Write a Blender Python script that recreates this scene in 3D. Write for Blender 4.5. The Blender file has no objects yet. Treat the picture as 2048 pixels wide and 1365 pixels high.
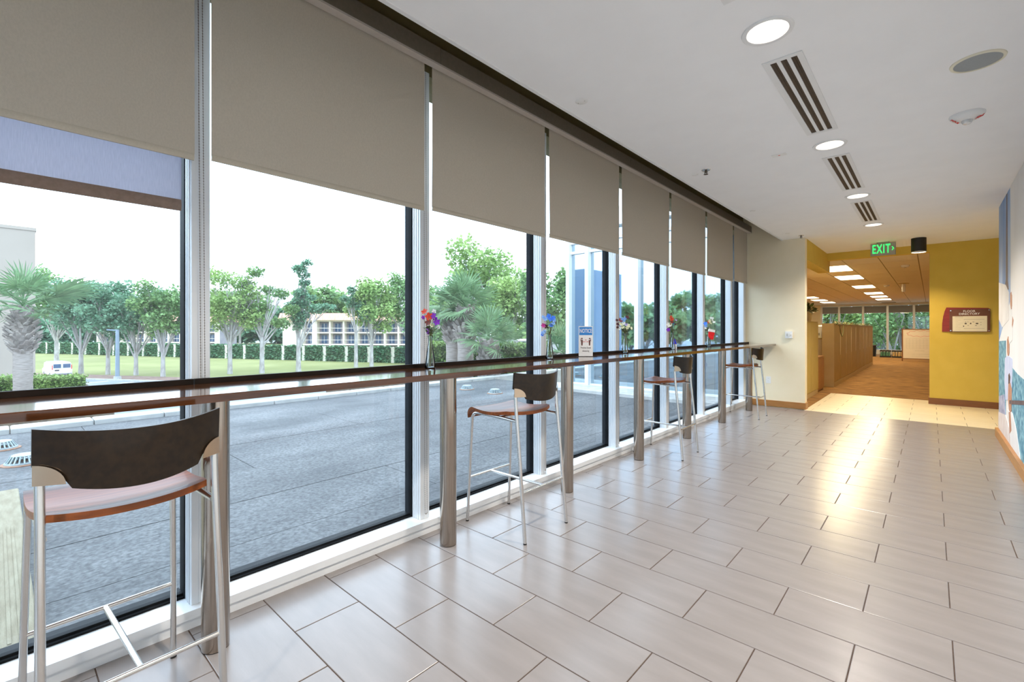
import bpy, bmesh, math, random
from math import pi, sin, cos, radians, sqrt
from mathutils import Vector, Matrix

# ------------------------------------------------------------------ camera, sky, exposure
S = bpy.context.scene
COL = S.collection
CAM_H = 1.322
YAW = 0.7334346
cam_d = bpy.data.cameras.new('camera')
cam_d.sensor_width = 36.0
cam_d.sensor_fit = 'HORIZONTAL'
cam_d.lens = 929.84 / 2048 * 36
cam_d.shift_y = -22.5 / 2048
cam_d.clip_end = 1500
cam = bpy.data.objects.new('camera', cam_d)
COL.objects.link(cam)
cam.location = (0, 0, CAM_H)
cam.rotation_euler = (pi / 2, 0, YAW)
S.camera = cam

S.view_settings.view_transform = 'Standard'
S.view_settings.look = 'None'
S.view_settings.gamma = 1.0
S.view_settings.use_curve_mapping = False
S.view_settings.exposure = 1.0

world = bpy.data.worlds.new('overcast_sky')
S.world = world
world.use_nodes = True
wn = world.node_tree.nodes
wl = world.node_tree.links
wn.clear()
w_out = wn.new('ShaderNodeOutputWorld')
w_bg = wn.new('ShaderNodeBackground')
w_tc = wn.new('ShaderNodeTexCoord')
w_noise = wn.new('ShaderNodeTexNoise')
w_noise.inputs['Scale'].default_value = 2.2
w_noise.inputs['Detail'].default_value = 5
w_ramp = wn.new('ShaderNodeValToRGB')
w_ramp.color_ramp.elements[0].position = 0.35
w_ramp.color_ramp.elements[0].color = (0.54, 0.75, 1.0, 1)
w_ramp.color_ramp.elements[1].position = 0.60
w_ramp.color_ramp.elements[1].color = (0.72, 0.86, 1.0, 1)
wl.new(w_tc.outputs['Generated'], w_noise.inputs['Vector'])
wl.new(w_noise.outputs['Fac'], w_ramp.inputs['Fac'])
wl.new(w_ramp.outputs['Color'], w_bg.inputs['Color'])
w_bg.inputs['Strength'].default_value = 2.5
wl.new(w_bg.outputs['Background'], w_out.inputs['Surface'])

DOWNLIGHT_W = 26.0
TROFFER_W = 30.0

# ------------------------------------------------------------------ materials
MATS = {}


def mat(name, col, rough=0.5, metal=0.0, col2=None, scale=8.0, stretch=(1, 1, 1), bump=0.0, bscale=None,
        coat=0.0, spec=0.5, emit=None, estr=0.0, lo=0.35, hi=0.65, island=0.0, detail=4.0, translucent=0.0, speck=0.0, sscale=60.0):
    if name in MATS:
        return MATS[name]
    m = bpy.data.materials.new(name)
    m.use_nodes = True
    nt = m.node_tree
    b = nt.nodes['Principled BSDF']
    b.inputs['Base Color'].default_value = (*col, 1)
    b.inputs['Roughness'].default_value = rough
    b.inputs['Metallic'].default_value = metal
    b.inputs['Specular IOR Level'].default_value = spec
    b.inputs['Coat Weight'].default_value = coat
    b.inputs['Coat Roughness'].default_value = 0.05
    if emit:
        b.inputs['Emission Color'].default_value = (*emit, 1)
        b.inputs['Emission Strength'].default_value = estr
    src = None
    if col2 or bump:
        tc = nt.nodes.new('ShaderNodeTexCoord')
        mp = nt.nodes.new('ShaderNodeMapping')
        mp.inputs['Scale'].default_value = stretch
        nt.links.new(tc.outputs['Object'], mp.inputs['Vector'])
    if col2:
        n = nt.nodes.new('ShaderNodeTexNoise')
        n.inputs['Scale'].default_value = scale
        n.inputs['Detail'].default_value = detail
        nt.links.new(mp.outputs['Vector'], n.inputs['Vector'])
        r = nt.nodes.new('ShaderNodeValToRGB')
        r.color_ramp.elements[0].position = lo
        r.color_ramp.elements[0].color = (*col, 1)
        r.color_ramp.elements[1].position = hi
        r.color_ramp.elements[1].color = (*col2, 1)
        nt.links.new(n.outputs['Fac'], r.inputs['Fac'])
        src = r.outputs['Color']
        nt.links.new(src, b.inputs['Base Color'])
    if island:
        g = nt.nodes.new('ShaderNodeNewGeometry')
        h = nt.nodes.new('ShaderNodeHueSaturation')
        ma = nt.nodes.new('ShaderNodeMapRange')
        ma.inputs['To Min'].default_value = 1 - island
        ma.inputs['To Max'].default_value = 1 + island
        nt.links.new(g.outputs['Random Per Island'], ma.inputs['Value'])
        nt.links.new(ma.outputs['Result'], h.inputs['Value'])
        if src is not None:
            nt.links.new(src, h.inputs['Color'])
        else:
            h.inputs['Color'].default_value = (*col, 1)
        src = h.outputs['Color']
        nt.links.new(src, b.inputs['Base Color'])
    if speck:
        n3 = nt.nodes.new('ShaderNodeTexNoise')
        n3.inputs['Scale'].default_value = sscale
        n3.inputs['Detail'].default_value = 6
        nt.links.new(tc.outputs['Object'], n3.inputs['Vector'])
        m3 = nt.nodes.new('ShaderNodeMapRange')
        m3.inputs['From Min'].default_value = 0.3
        m3.inputs['From Max'].default_value = 0.7
        m3.inputs['To Min'].default_value = 1 - speck
        m3.inputs['To Max'].default_value = 1 + speck
        h3 = nt.nodes.new('ShaderNodeHueSaturation')
        nt.links.new(n3.outputs['Fac'], m3.inputs['Value'])
        nt.links.new(m3.outputs['Result'], h3.inputs['Value'])
        nt.links.new(src, h3.inputs['Color'])
        src = h3.outputs['Color']
        nt.links.new(src, b.inputs['Base Color'])
    if bump:
        n2 = nt.nodes.new('ShaderNodeTexNoise')
        n2.inputs['Scale'].default_value = bscale or scale
        n2.inputs['Detail'].default_value = 3
        nt.links.new(mp.outputs['Vector'], n2.inputs['Vector'])
        bm_ = nt.nodes.new('ShaderNodeBump')
        bm_.inputs['Strength'].default_value = bump
        bm_.inputs['Distance'].default_value = 0.01
        nt.links.new(n2.outputs['Fac'], bm_.inputs['Height'])
        nt.links.new(bm_.outputs['Normal'], b.inputs['Normal'])
    if translucent:
        t = nt.nodes.new('ShaderNodeBsdfTranslucent')
        if src is not None:
            nt.links.new(src, t.inputs['Color'])
        else:
            t.inputs['Color'].default_value = (*col, 1)
        mx = nt.nodes.new('ShaderNodeMixShader')
        mx.inputs['Fac'].default_value = translucent
        nt.links.new(b.outputs['BSDF'], mx.inputs[1])
        nt.links.new(t.outputs['BSDF'], mx.inputs[2])
        nt.links.new(mx.outputs['Shader'], nt.nodes['Material Output'].inputs['Surface'])
    MATS[name] = m
    return m


def glass_mat(name, tint=(0.96, 0.98, 0.98), ior=1.5, veil=0.0, rough=0.0):
    """thin pane: Fresnel mix of a clear and a mirror layer"""
    if name in MATS:
        return MATS[name]
    m = bpy.data.materials.new(name)
    m.use_nodes = True
    nt = m.node_tree
    nt.nodes.clear()
    out = nt.nodes.new('ShaderNodeOutputMaterial')
    tr = nt.nodes.new('ShaderNodeBsdfTransparent')
    tr.inputs['Color'].default_value = (*tint, 1)
    gl = nt.nodes.new('ShaderNodeBsdfGlossy')
    gl.inputs['Roughness'].default_value = rough
    fr = nt.nodes.new('ShaderNodeFresnel')
    fr.inputs['IOR'].default_value = ior
    mx = nt.nodes.new('ShaderNodeMixShader')
    nt.links.new(fr.outputs['Fac'], mx.inputs['Fac'])
    nt.links.new(tr.outputs['BSDF'], mx.inputs[1])
    nt.links.new(gl.outputs['BSDF'], mx.inputs[2])
    res = mx
    if veil:
        df = nt.nodes.new('ShaderNodeBsdfTranslucent')
        df.inputs['Color'].default_value = (0.9, 0.95, 1.0, 1)
        m2 = nt.nodes.new('ShaderNodeMixShader')
        m2.inputs['Fac'].default_value = veil
        nt.links.new(mx.outputs['Shader'], m2.inputs[1])
        nt.links.new(df.outputs['BSDF'], m2.inputs[2])
        res = m2
    nt.links.new(res.outputs['Shader'], out.inputs['Surface'])
    MATS[name] = m
    return m


def mesh_shade_mat():
    m = bpy.data.materials.new('screen_mesh_fabric')
    m.use_nodes = True
    nt = m.node_tree
    nt.nodes.clear()
    out = nt.nodes.new('ShaderNodeOutputMaterial')
    tc = nt.nodes.new('ShaderNodeTexCoord')
    mp = nt.nodes.new('ShaderNodeMapping')
    mp.inputs['Scale'].default_value = (1, 60, 4)
    n = nt.nodes.new('ShaderNodeTexNoise')
    n.inputs['Scale'].default_value = 6
    r = nt.nodes.new('ShaderNodeValToRGB')
    r.color_ramp.elements[0].color = (0.42, 0.42, 0.52, 1)
    r.color_ramp.elements[1].color = (0.60, 0.60, 0.70, 1)
    nt.links.new(tc.outputs['Object'], mp.inputs['Vector'])
    nt.links.new(mp.outputs['Vector'], n.inputs['Vector'])
    nt.links.new(n.outputs['Fac'], r.inputs['Fac'])
    tl = nt.nodes.new('ShaderNodeBsdfTranslucent')
    df = nt.nodes.new('ShaderNodeBsdfDiffuse')
    nt.links.new(r.outputs['Color'], tl.inputs['Color'])
    nt.links.new(r.outputs['Color'], df.inputs['Color'])
    a = nt.nodes.new('ShaderNodeMixShader')
    a.inputs['Fac'].default_value = 0.45
    nt.links.new(df.outputs['BSDF'], a.inputs[1])
    nt.links.new(tl.outputs['BSDF'], a.inputs[2])
    tr = nt.nodes.new('ShaderNodeBsdfTransparent')
    b = nt.nodes.new('ShaderNodeMixShader')
    b.inputs['Fac'].default_value = 0.14
    nt.links.new(a.outputs['Shader'], b.inputs[1])
    nt.links.new(tr.outputs['BSDF'], b.inputs[2])
    nt.links.new(b.outputs['Shader'], out.inputs['Surface'])
    return m


M_TILE = mat('floor_tile_ceramic', (0.225, 0.204, 0.196), 0.25, col2=(0.255, 0.232, 0.224), scale=2.2, stretch=(1, 5, 1), spec=0.5, bump=0.02, bscale=30)
M_TILE2 = mat('beige_tile_ceramic', (0.70, 0.60, 0.42), 0.35, col2=(0.78, 0.69, 0.50), scale=3.0, stretch=(1, 9, 1))
M_GROUT = mat('grout', (0.055, 0.034, 0.024), 0.95, col2=(0.08, 0.05, 0.036), scale=30)
M_CEIL = mat('ceiling_paint', (0.89, 0.89, 0.89), 0.9, col2=(0.91, 0.91, 0.91), scale=4)
M_WALLC = mat('cream_wall_paint', (0.86, 0.76, 0.54), 0.7, col2=(0.88, 0.78, 0.57), scale=5, bump=0.03, bscale=120)
M_WALLY = mat('mustard_wall_paint', (0.66, 0.475, 0.075), 0.75, col2=(0.69, 0.50, 0.085), scale=5, bump=0.04, bscale=150)
M_WALLD = mat('olive_pocket_paint', (0.20, 0.15, 0.06), 0.8, col2=(0.22, 0.165, 0.07), scale=4)
M_WHITE = mat('white_paint', (0.78, 0.78, 0.77), 0.6, col2=(0.80, 0.80, 0.79), scale=6)
M_BASEB = mat('wood_baseboard', (0.36, 0.15, 0.035), 0.4, col2=(0.42, 0.19, 0.05), scale=6, stretch=(1, 1, 12))
M_BASED = mat('dark_wood_baseboard', (0.20, 0.075, 0.02), 0.45, col2=(0.24, 0.09, 0.025), scale=6, stretch=(1, 1, 12))
M_ALU = mat('white_aluminium', (0.70, 0.73, 0.76), 0.35, metal=0.25, col2=(0.74, 0.77, 0.80), scale=3)
M_SILL = mat('sill_aluminium', (0.74, 0.76, 0.78), 0.4, metal=0.1, col2=(0.66, 0.68, 0.69), scale=2.5, lo=0.55, hi=0.8)
M_GASKET = mat('black_gasket', (0.006, 0.007, 0.008), 0.55, col2=(0.011, 0.012, 0.014), scale=10, spec=0.08)
M_GLASS = glass_mat('window_glass', (0.95, 0.975, 0.98), 1.5, 0.012)
M_VASE = glass_mat('vase_glass', (0.93, 0.96, 0.96), 1.45)
M_ACRYL = glass_mat('clear_acrylic', (0.97, 0.97, 0.97), 1.45)
M_BLIND = mat('blind_fabric', (0.57, 0.51, 0.42), 0.9, col2=(0.61, 0.545, 0.45), scale=160, stretch=(1, 1, 0.6), bump=0.15, bscale=500, translucent=0.15)
M_HEM = mat('blind_hem', (0.55, 0.49, 0.39), 0.9, col2=(0.58, 0.52, 0.42), scale=160, translucent=0.08)
M_FASCIA = mat('blind_fascia', (0.16, 0.135, 0.10), 0.55, col2=(0.18, 0.15, 0.115), scale=40)
M_FASCIAL = mat('fascia_lip', (0.50, 0.45, 0.40), 0.6, col2=(0.52, 0.47, 0.42), scale=40)
M_HEMB = mat('brown_hem_bar', (0.22, 0.15, 0.11), 0.7, col2=(0.26, 0.18, 0.14), scale=60)
M_CHAIN = mat('bead_chain_brown', (0.13, 0.09, 0.07), 0.35, metal=0.6, col2=(0.16, 0.12, 0.09), scale=50)
M_COUNT = mat('counter_walnut', (0.045, 0.016, 0.006), 0.09, col2=(0.080, 0.027, 0.009), scale=5, stretch=(10, 1, 10), coat=0.3, spec=0.5)
M_RAIL = mat('black_rail_wood', (0.010, 0.007, 0.005), 0.6, col2=(0.018, 0.011, 0.008), scale=8, spec=0.15)
M_STEEL = mat('brushed_steel', (0.34, 0.29, 0.245), 0.20, metal=1.0, col2=(0.45, 0.39, 0.335), scale=3, stretch=(40, 40, 1))
M_CHROME = mat('satin_chrome', (0.66, 0.65, 0.63), 0.25, metal=1.0, col2=(0.70, 0.69, 0.67), scale=5)
M_SEAT = mat('cherry_plywood', (0.17, 0.042, 0.008), 0.40, col2=(0.28, 0.075, 0.014), scale=4, stretch=(14, 1, 14), coat=0.06, spec=0.3)
M_BACK = mat('dark_stained_plywood', (0.011, 0.0065, 0.0035), 0.34, col2=(0.020, 0.012, 0.006), scale=5, stretch=(1, 10, 10), coat=0.1, spec=0.3)
M_CLAMP = mat('beige_metal_plate', (0.55, 0.42, 0.30), 0.30, metal=0.9, col2=(0.60, 0.46, 0.34), scale=10)
M_BLACK = mat('black_metal', (0.008, 0.008, 0.008), 0.5, col2=(0.012, 0.012, 0.012), scale=10)
M_PLASTIC = mat('white_plastic', (0.80, 0.80, 0.78), 0.4, col2=(0.82, 0.82, 0.80), scale=10)
M_GREYMESH = mat('speaker_mesh', (0.28, 0.31, 0.32), 0.6, col2=(0.33, 0.36, 0.37), scale=400)
M_LAMP = mat('lamp_glow', (1, 1, 1), 0.5, emit=(1.0, 0.90, 0.76), estr=5.0, col2=(0.95, 0.95, 0.95), scale=3)
M_REFL = mat('downlight_reflector', (0.85, 0.84, 0.82), 0.3, metal=0.3, col2=(0.87, 0.86, 0.84), scale=5)
M_SLOT = mat('vent_slot_brown', (0.045, 0.026, 0.012), 0.6, col2=(0.06, 0.035, 0.016), scale=20)
M_RED = mat('red_print', (0.65, 0.03, 0.02), 0.5, col2=(0.68, 0.04, 0.03), scale=20)
M_INK = mat('dark_ink', (0.05, 0.03, 0.03), 0.6, col2=(0.06, 0.035, 0.03), scale=20)
M_GREYINK = mat('grey_ink', (0.35, 0.33, 0.28), 0.6, col2=(0.38, 0.36, 0.31), scale=20)
M_BLUE = mat('notice_blue', (0.02, 0.22, 0.62), 0.4, col2=(0.025, 0.24, 0.65), scale=20)
M_PAPER = mat('white_paper', (0.82, 0.80, 0.78), 0.6, col2=(0.84, 0.82, 0.80), scale=20)


# ------------------------------------------------------------------ mesh helpers
class MB:
    def __init__(s):
        s.v = []
        s.f = []

    def add(s, vs, fs):
        o = len(s.v)
        s.v += [tuple(p) for p in vs]
        s.f += [tuple(i + o for i in q) for q in fs]
        return s

    def box(s, x0, x1, y0, y1, z0, z1):
        return s.add([(x0, y0, z0), (x1, y0, z0), (x1, y1, z0), (x0, y1, z0), (x0, y0, z1), (x1, y0, z1), (x1, y1, z1), (x0, y1, z1)],
                     [(0, 3, 2, 1), (4, 5, 6, 7), (0, 1, 5, 4), (1, 2, 6, 5), (2, 3, 7, 6), (3, 0, 4, 7)])

    def cbox(s, x0, x1, y0, y1, z0, z1, c=0.004):
        """box with chamfered vertical and top edges"""
        vs = []
        for (z, k) in ((z0, 0), (z1 - c, 0), (z1, c)):
            a, b, e, g = x0 + k, x1 - k, y0 + k, y1 - k
            q = c
            vs += [(a + q, e, z), (b - q, e, z), (b, e + q, z), (b, g - q, z), (b - q, g, z), (a + q, g, z), (a, g - q, z), (a, e + q, z)]
        fs = [tuple(range(7, -1, -1)), tuple(range(16, 24))]
        for l in (0, 8):
            for i in range(8):
                j = (i + 1) % 8
                fs.append((l + i, l + j, l + 8 + j, l + 8 + i))
        return s.add(vs, fs)

    def tube(s, path, r, n=10, cap=True, closed=False):
        P = [Vector(p) for p in path]
        R = r if isinstance(r, (list, tuple)) else [r] * len(P)
        vs = []
        ref = None
        for i, p in enumerate(P):
            if closed:
                t = P[(i + 1) % len(P)] - P[i - 1]
            else:
                t = P[min(i + 1, len(P) - 1)] - P[max(i - 1, 0)]
            t.normalize()
            if ref is None:
                ref = Vector((0, 0, 1)) if abs(t.z) < 0.9 else Vector((1, 0, 0))
            a = t.cross(ref)
            a.normalize()
            b = t.cross(a)
            ref = a.cross(t)
            if ref.length < 1e-6:
                ref = Vector((0, 0, 1))
            for k in range(n):
                th = 2 * pi * k / n
                vs.append(p + (a * cos(th) + b * sin(th)) * R[i])
        fs = []
        m = len(P)
        for i in range(m if closed else m - 1):
            i2 = (i + 1) % m
            for k in range(n):
                k2 = (k + 1) % n
                fs.append((i * n + k, i * n + k2, i2 * n + k2, i2 * n + k))
        if cap and not closed:
            fs.append(tuple(range(n - 1, -1, -1)))
            fs.append(tuple(range((m - 1) * n, m * n)))
        return s.add(vs, fs)

    def cyl(s, c, r, z0, z1, n=24, r1=None):
        return s.tube([(c[0], c[1], z0), (c[0], c[1], z1)], [r, r if r1 is None else r1], n)

    def lathe(s, prof, c=(0, 0, 0), n=24, closed=False):
        vs = []
        for (r, z) in prof:
            for k in range(n):
                t = 2 * pi * k / n
                vs.append((c[0] + r * cos(t), c[1] + r * sin(t), c[2] + z))
        fs = []
        m = len(prof)
        for i in range(m if closed else m - 1):
            i2 = (i + 1) % m
            for k in range(n):
                k2 = (k + 1) % n
                fs.append((i * n + k, i * n + k2, i2 * n + k2, i2 * n + k))
        return s.add(vs, fs)

    def grid(s, fn, nu, nv):
        vs = [fn(i / nu, j / nv) for i in range(nu + 1) for j in range(nv + 1)]
        fs = []
        for i in range(nu):
            for j in range(nv):
                a = i * (nv + 1) + j
                fs.append((a, a + nv + 1, a + nv + 2, a + 1))
        return s.add(vs, fs)

    def shell(s, fn, nu, nv, th):
        """closed curved sheet: fn(u,v) -> point, th -> thickness vector"""
        th = Vector(th)
        A = [[Vector(fn(i / nu, j / nv)) for j in range(nv + 1)] for i in range(nu + 1)]
        o = len(s.v)
        W = nv + 1
        T = (nu + 1) * W
        vs = [tuple(p) for r in A for p in r] + [tuple(p + th) for r in A for p in r]
        fs = []
        for i in range(nu):
            for j in range(nv):
                a = i * W + j
                fs.append((a, a + 1, a + W + 1, a + W))
                fs.append((T + a, T + a + W, T + a + W + 1, T + a + 1))
        for i in range(nu):
            a, b = i * W, (i + 1) * W
            fs.append((a, b, T + b, T + a))
            a, b = i * W + nv, (i + 1) * W + nv
            fs.append((a, T + a, T + b, b))
        for j in range(nv):
            fs.append((j, T + j, T + j + 1, j + 1))
            a = nu * W + j
            fs.append((a, a + 1, T + a + 1, T + a))
        return s.add(vs, fs)

    def prism(s, pts, O, r, u, n, d0, d1):
        """2D polygon in the plane (r,u) at O, thick from d0 to d1 along n"""
        O, r, u, n = Vector(O), Vector(r), Vector(u), Vector(n)
        k = len(pts)
        vs = [O + r * a + u * b + n * d0 for a, b in pts] + [O + r * a + u * b + n * d1 for a, b in pts]
        fs = [tuple(range(k - 1, -1, -1)), tuple(range(k, 2 * k))]
        for i in range(k):
            j = (i + 1) % k
            fs.append((i, j, k + j, k + i))
        return s.add(vs, fs)

    def rod(s, p0, p1, w, h, up=(0, 0, 1)):
        """rectangular bar from p0 to p1"""
        p0, p1 = Vector(p0), Vector(p1)
        t = (p1 - p0).normalized()
        a = t.cross(Vector(up)).normalized()
        b = a.cross(t)
        vs = []
        for p in (p0, p1):
            for (i, j) in ((-1, -1), (1, -1), (1, 1), (-1, 1)):
                vs.append(p + a * i * w / 2 + b * j * h / 2)
        return s.add(vs, [(3, 2, 1, 0), (4, 5, 6, 7), (0, 1, 5, 4), (1, 2, 6, 5), (2, 3, 7, 6), (3, 0, 4, 7)])

    def mesh(s, name, m, smooth=False, fix=True):
        me = bpy.data.meshes.new(name)
        me.from_pydata(s.v, [], s.f)
        me.materials.append(m)
        if fix:
            b = bmesh.new()
            b.from_mesh(me)
            bmesh.ops.recalc_face_normals(b, faces=b.faces)
            b.to_mesh(me)
            b.free()
        if smooth:
            me.polygons.foreach_set('use_smooth', [True] * len(me.polygons))
            if smooth != 'all':
                me.set_sharp_from_angle(angle=radians(40))
        me.update()
        return me

    def build(s, name, m, parent=None, smooth=False, fix=True, loc=None):
        return link(name, s.mesh(name, m, smooth, fix), parent, loc)


def link(name, me, parent=None, loc=None, rot=None):
    o = bpy.data.objects.new(name, me)
    COL.objects.link(o)
    if parent:
        o.parent = parent
    if loc:
        o.location = loc
    if rot:
        o.rotation_euler = rot
    return o


def tag(o, label=None, cat=None, group=None, kind=None):
    if label:
        o['label'] = label
    if cat:
        o['category'] = cat
    if group:
        o['group'] = group
    if kind:
        o['kind'] = kind
    return o


def thing(name, label, cat, loc=(0, 0, 0), rz=0.0, group=None):
    o = link(name, None, None, loc, (0, 0, rz))
    o.empty_display_size = 0.1
    return tag(o, label, cat, group)


def copy_tree(o, parent=None):
    c = o.copy()
    COL.objects.link(c)
    c.parent = parent
    for ch in o.children:
        if ch is not c:
            copy_tree(ch, c)
    return c


def struct(name, mb, m, parent=None, smooth=False):
    o = mb.build(name, m, parent, smooth)
    o['kind'] = 'structure'
    return o


def sempty(name, loc=(0, 0, 0)):
    o = link(name, None, None, loc)
    o['kind'] = 'structure'
    return o


def text_obj(name, s, size, O, r, u, n, m, parent, d=0.0008, bold=0.0, sx=1.0, align='CENTER', sp=1.0):
    c = bpy.data.curves.new('t', 'FONT')
    c.body = s
    c.size = size
    c.align_x = align
    c.space_character = sp
    c.align_y = 'CENTER'
    c.extrude = d
    c.offset = bold
    c.resolution_u = 3
    t = bpy.data.objects.new('t', c)
    COL.objects.link(t)
    bpy.context.view_layer.update()
    me = bpy.data.meshes.new_from_object(t.evaluated_get(bpy.context.evaluated_depsgraph_get()))
    bpy.data.objects.remove(t)
    bpy.data.curves.remove(c)
    O, r, u, n = Vector(O), Vector(r), Vector(u), Vector(n)
    for v in me.vertices:
        v.co = O + r * (v.co.x * sx) + u * v.co.y + n * v.co.z
    me.materials.clear()
    me.materials.append(m)
    me.name = name
    return link(name, me, parent)


def planar(u, d, z=0.0):
    """world position for an image column and a distance in front of the camera"""
    k = (u - 1024) / 929.84
    return Vector(((-sin(YAW) + cos(YAW) * k) * d, (cos(YAW) + sin(YAW) * k) * d, z))


FW = Vector((-sin(YAW), cos(YAW), 0))
RT = Vector((cos(YAW), sin(YAW), 0))
UP = Vector((0, 0, 1))

# ------------------------------------------------------------------ room constants
XW = -2.42           # foot of the window wall
XG = -2.585          # glass plane
XR = 0.63            # mural wall
CZ = 2.85            # corridor ceiling
YE = 8.97            # end wall (cream)
YD = 11.15           # directory wall
PIT = 1.26           # window pitch
Y_M = 0.585          # first mullion
YB = -4.5            # wall behind the camera

# ------------------------------------------------------------------ floor with single tiles
TW, TD = 0.61, 0.61 * 0.505064
TX0, TY0 = -0.23752, 2.10698
slab = MB()
slab.box(XW - 0.2, XR + 0.1, YB - 0.1, 8.885, -0.16, -0.0025)
slab.box(-1.55, 3.0, 8.885, 11.66, -0.16, -0.0025)
floor = struct('floor', slab, M_GROUT)


def tile_mesh(w, d, m, key, cache={}):
    k = (round(w, 4), round(d, 4), m.name)
    if k not in cache:
        b = MB()
        c = 0.0018
        vs = []
        for z, q in ((-0.008, 0), (-0.0012, 0), (0.0, c)):
            vs += [(q, q, z), (w - q, q, z), (w - q, d - q, z), (q, d - q, z)]
        fs = [(8, 9, 10, 11)]
        for l in (0, 4):
            for i in range(4):
                j = (i + 1) % 4
                fs.append((l + i, l + j, l + 4 + j, l + 4 + i))
        b.add(vs, fs)
        cache[k] = b.mesh('tile', m)
    return cache[k]


GAP = 0.0045
rng = random.Random(5)
for row in range(-15, 31):
    ya, yb = TY0 + row * TD + GAP / 2, TY0 + (row + 1) * TD - GAP / 2
    beige = row >= 22
    xa, xb = (-1.55, 1.62) if beige else (XW - 0.01, XR)
    off = 0.0 if row % 2 == 0 else 0.5
    i = math.floor((xa - TX0) / TW - off) + off
    while TX0 + i * TW < xb:
        a = max(TX0 + i * TW + GAP / 2, xa)
        b = min(TX0 + (i + 1) * TW - GAP / 2, xb)
        if b - a > 0.03:
            o = link('tile', tile_mesh(b - a, yb - ya, M_TILE2 if beige else M_TILE, 0), floor, (a, ya, rng.uniform(-0.0004, 0.0002)))
        i += 1

# office carpet
M_CARPET = mat('office_carpet', (0.16, 0.070, 0.015), 0.95, col2=(0.36, 0.18, 0.045), scale=2.2, stretch=(1.5, 6, 1), bump=0.4, bscale=200, lo=0.38, hi=0.62)
carpet = MB()
carpet.box(-6.4, 3.0, 11.66, 32.4, -0.16, -0.001)
carpet.box(-2.78, -1.55, 9.13, 9.50, -0.16, -0.001)
carpet.box(-6.4, -1.55, 9.50, 11.66, -0.16, -0.001)
struct('floor', carpet, M_CARPET)

# ------------------------------------------------------------------ ceiling
XS = -1.885
LIGHT_Y = (-1.29, 0.675, 2.64, 4.604, 6.57, 8.53)
LIGHT_X = -0.621
cl = MB()
cl.box(XS, XR + 0.02, YB, YD, CZ + 0.10, CZ + 0.16)
cl.box(XR + 0.02, 3.0, 8.0, YD, CZ, CZ + 0.12)


def flat(x0, x1, y0, y1, z=CZ):
    cl.add([(x0, y0, z), (x0, y1, z), (x1, y1, z), (x1, y0, z)], [(0, 1, 2, 3)])


flat(XS, LIGHT_X - 0.2, YB, YD)
flat(LIGHT_X + 0.2, XR + 0.02, YB, YD)
yp = YB
for ly in LIGHT_Y:
    flat(LIGHT_X - 0.2, LIGHT_X + 0.2, yp, ly - 0.2)
    yp = ly + 0.2
    vs, fs = [], []
    for k in range(40):
        a = 2 * pi * k / 40
        q = max(abs(cos(a)), abs(sin(a)))
        vs.append((LIGHT_X + 0.096 * cos(a), ly + 0.096 * sin(a), CZ))
        vs.append((LIGHT_X + 0.2 * cos(a) / q, ly + 0.2 * sin(a) / q, CZ))
        j = (k + 1) % 40
        fs.append((2 * k, 2 * k + 1, 2 * j + 1, 2 * j))
    cl.add(vs, fs)
flat(LIGHT_X - 0.2, LIGHT_X + 0.2, yp, YD)
ceiling = struct('ceiling', cl, M_CEIL)
b = MB()
b.box(XS - 0.012, XS + 0.012, YB, YE, CZ - 0.006, CZ + 0.02)
struct('trim_1', b, M_WHITE)
# blind pocket: its dark top and the wall band above the glass
b = MB()
b.box(-2.75, XS, YB, YE, 3.36, 3.42)
b.box(XS - 0.02, XS, YB, YE, CZ + 0.02, 3.36)
struct('ceiling', b, M_WALLD)

# ------------------------------------------------------------------ window wall
b = MB()
b.box(-2.64, XW - 0.01, YB, YE, -0.16, 0.055)
b.box(-2.64, XW, YB, YE, 0.045, 0.083)
struct('wall_left', b, M_SILL)
b = MB()
b.box(-2.78, -2.50, YB, YE, 3.02, 3.36)
struct('trim_2', b, M_WALLD)

wins = []
for i in range(-4, 7):
    y0 = Y_M + PIT * i               # mullion that closes the bay on its far side
    yp = y0 - PIT + 0.075
    last = False
    w = sempty('window_%d' % (i + 5), (XG, (yp + y0) / 2, 0.083))
    ox, oy, oz = w.location
    m = MB()
    m.cbox(-2.552 - ox, -2.465 - ox, y0 - oy, y0 + 0.075 - oy, 0.0, 3.02 - oz, 0.003)
    m.box(-2.462 - 0.0035 - ox, -2.462 - ox, y0 + 0.030 - oy, y0 + 0.034 - oy, 0.002, 2.9)
    m.build('mullion', M_ALU, w)
    m = MB()
    for k in range(3):
        xx = -2.54 + k * 0.024
        m.box(xx - ox, xx + 0.008 - ox, y0 - 0.004 - oy, y0 - oy, 0.001, 2.9)
    m.build('mullion_ridge', M_ALU, w)
    m = MB()
    m.box(-2.625 - ox, -2.553 - ox, y0 - 0.006 - oy, y0 + 0.075 + 0.004 - oy, 0.0, 3.02 - oz)
    m.build('gasket', M_GASKET, w)
    m = MB()
    m.box(-2.64 - ox, -2.572 - ox, yp + 0.005 - oy, y0 - 0.007 - oy, 0.0, 0.020)
    m.box(-2.572 - ox, -2.556 - ox, yp + 0.005 - oy, y0 - 0.007 - oy, 0.0, 0.010)
    m.build('gasket', M_GASKET, w)
    m = MB()
    m.add([(0, yp - oy, 0.01), (0, y0 - oy, 0.01), (0, y0 - oy, 2.93), (0, yp - oy, 2.93)], [(0, 1, 2, 3)])
    m.build('glass_pane', M_GLASS, w)
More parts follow.
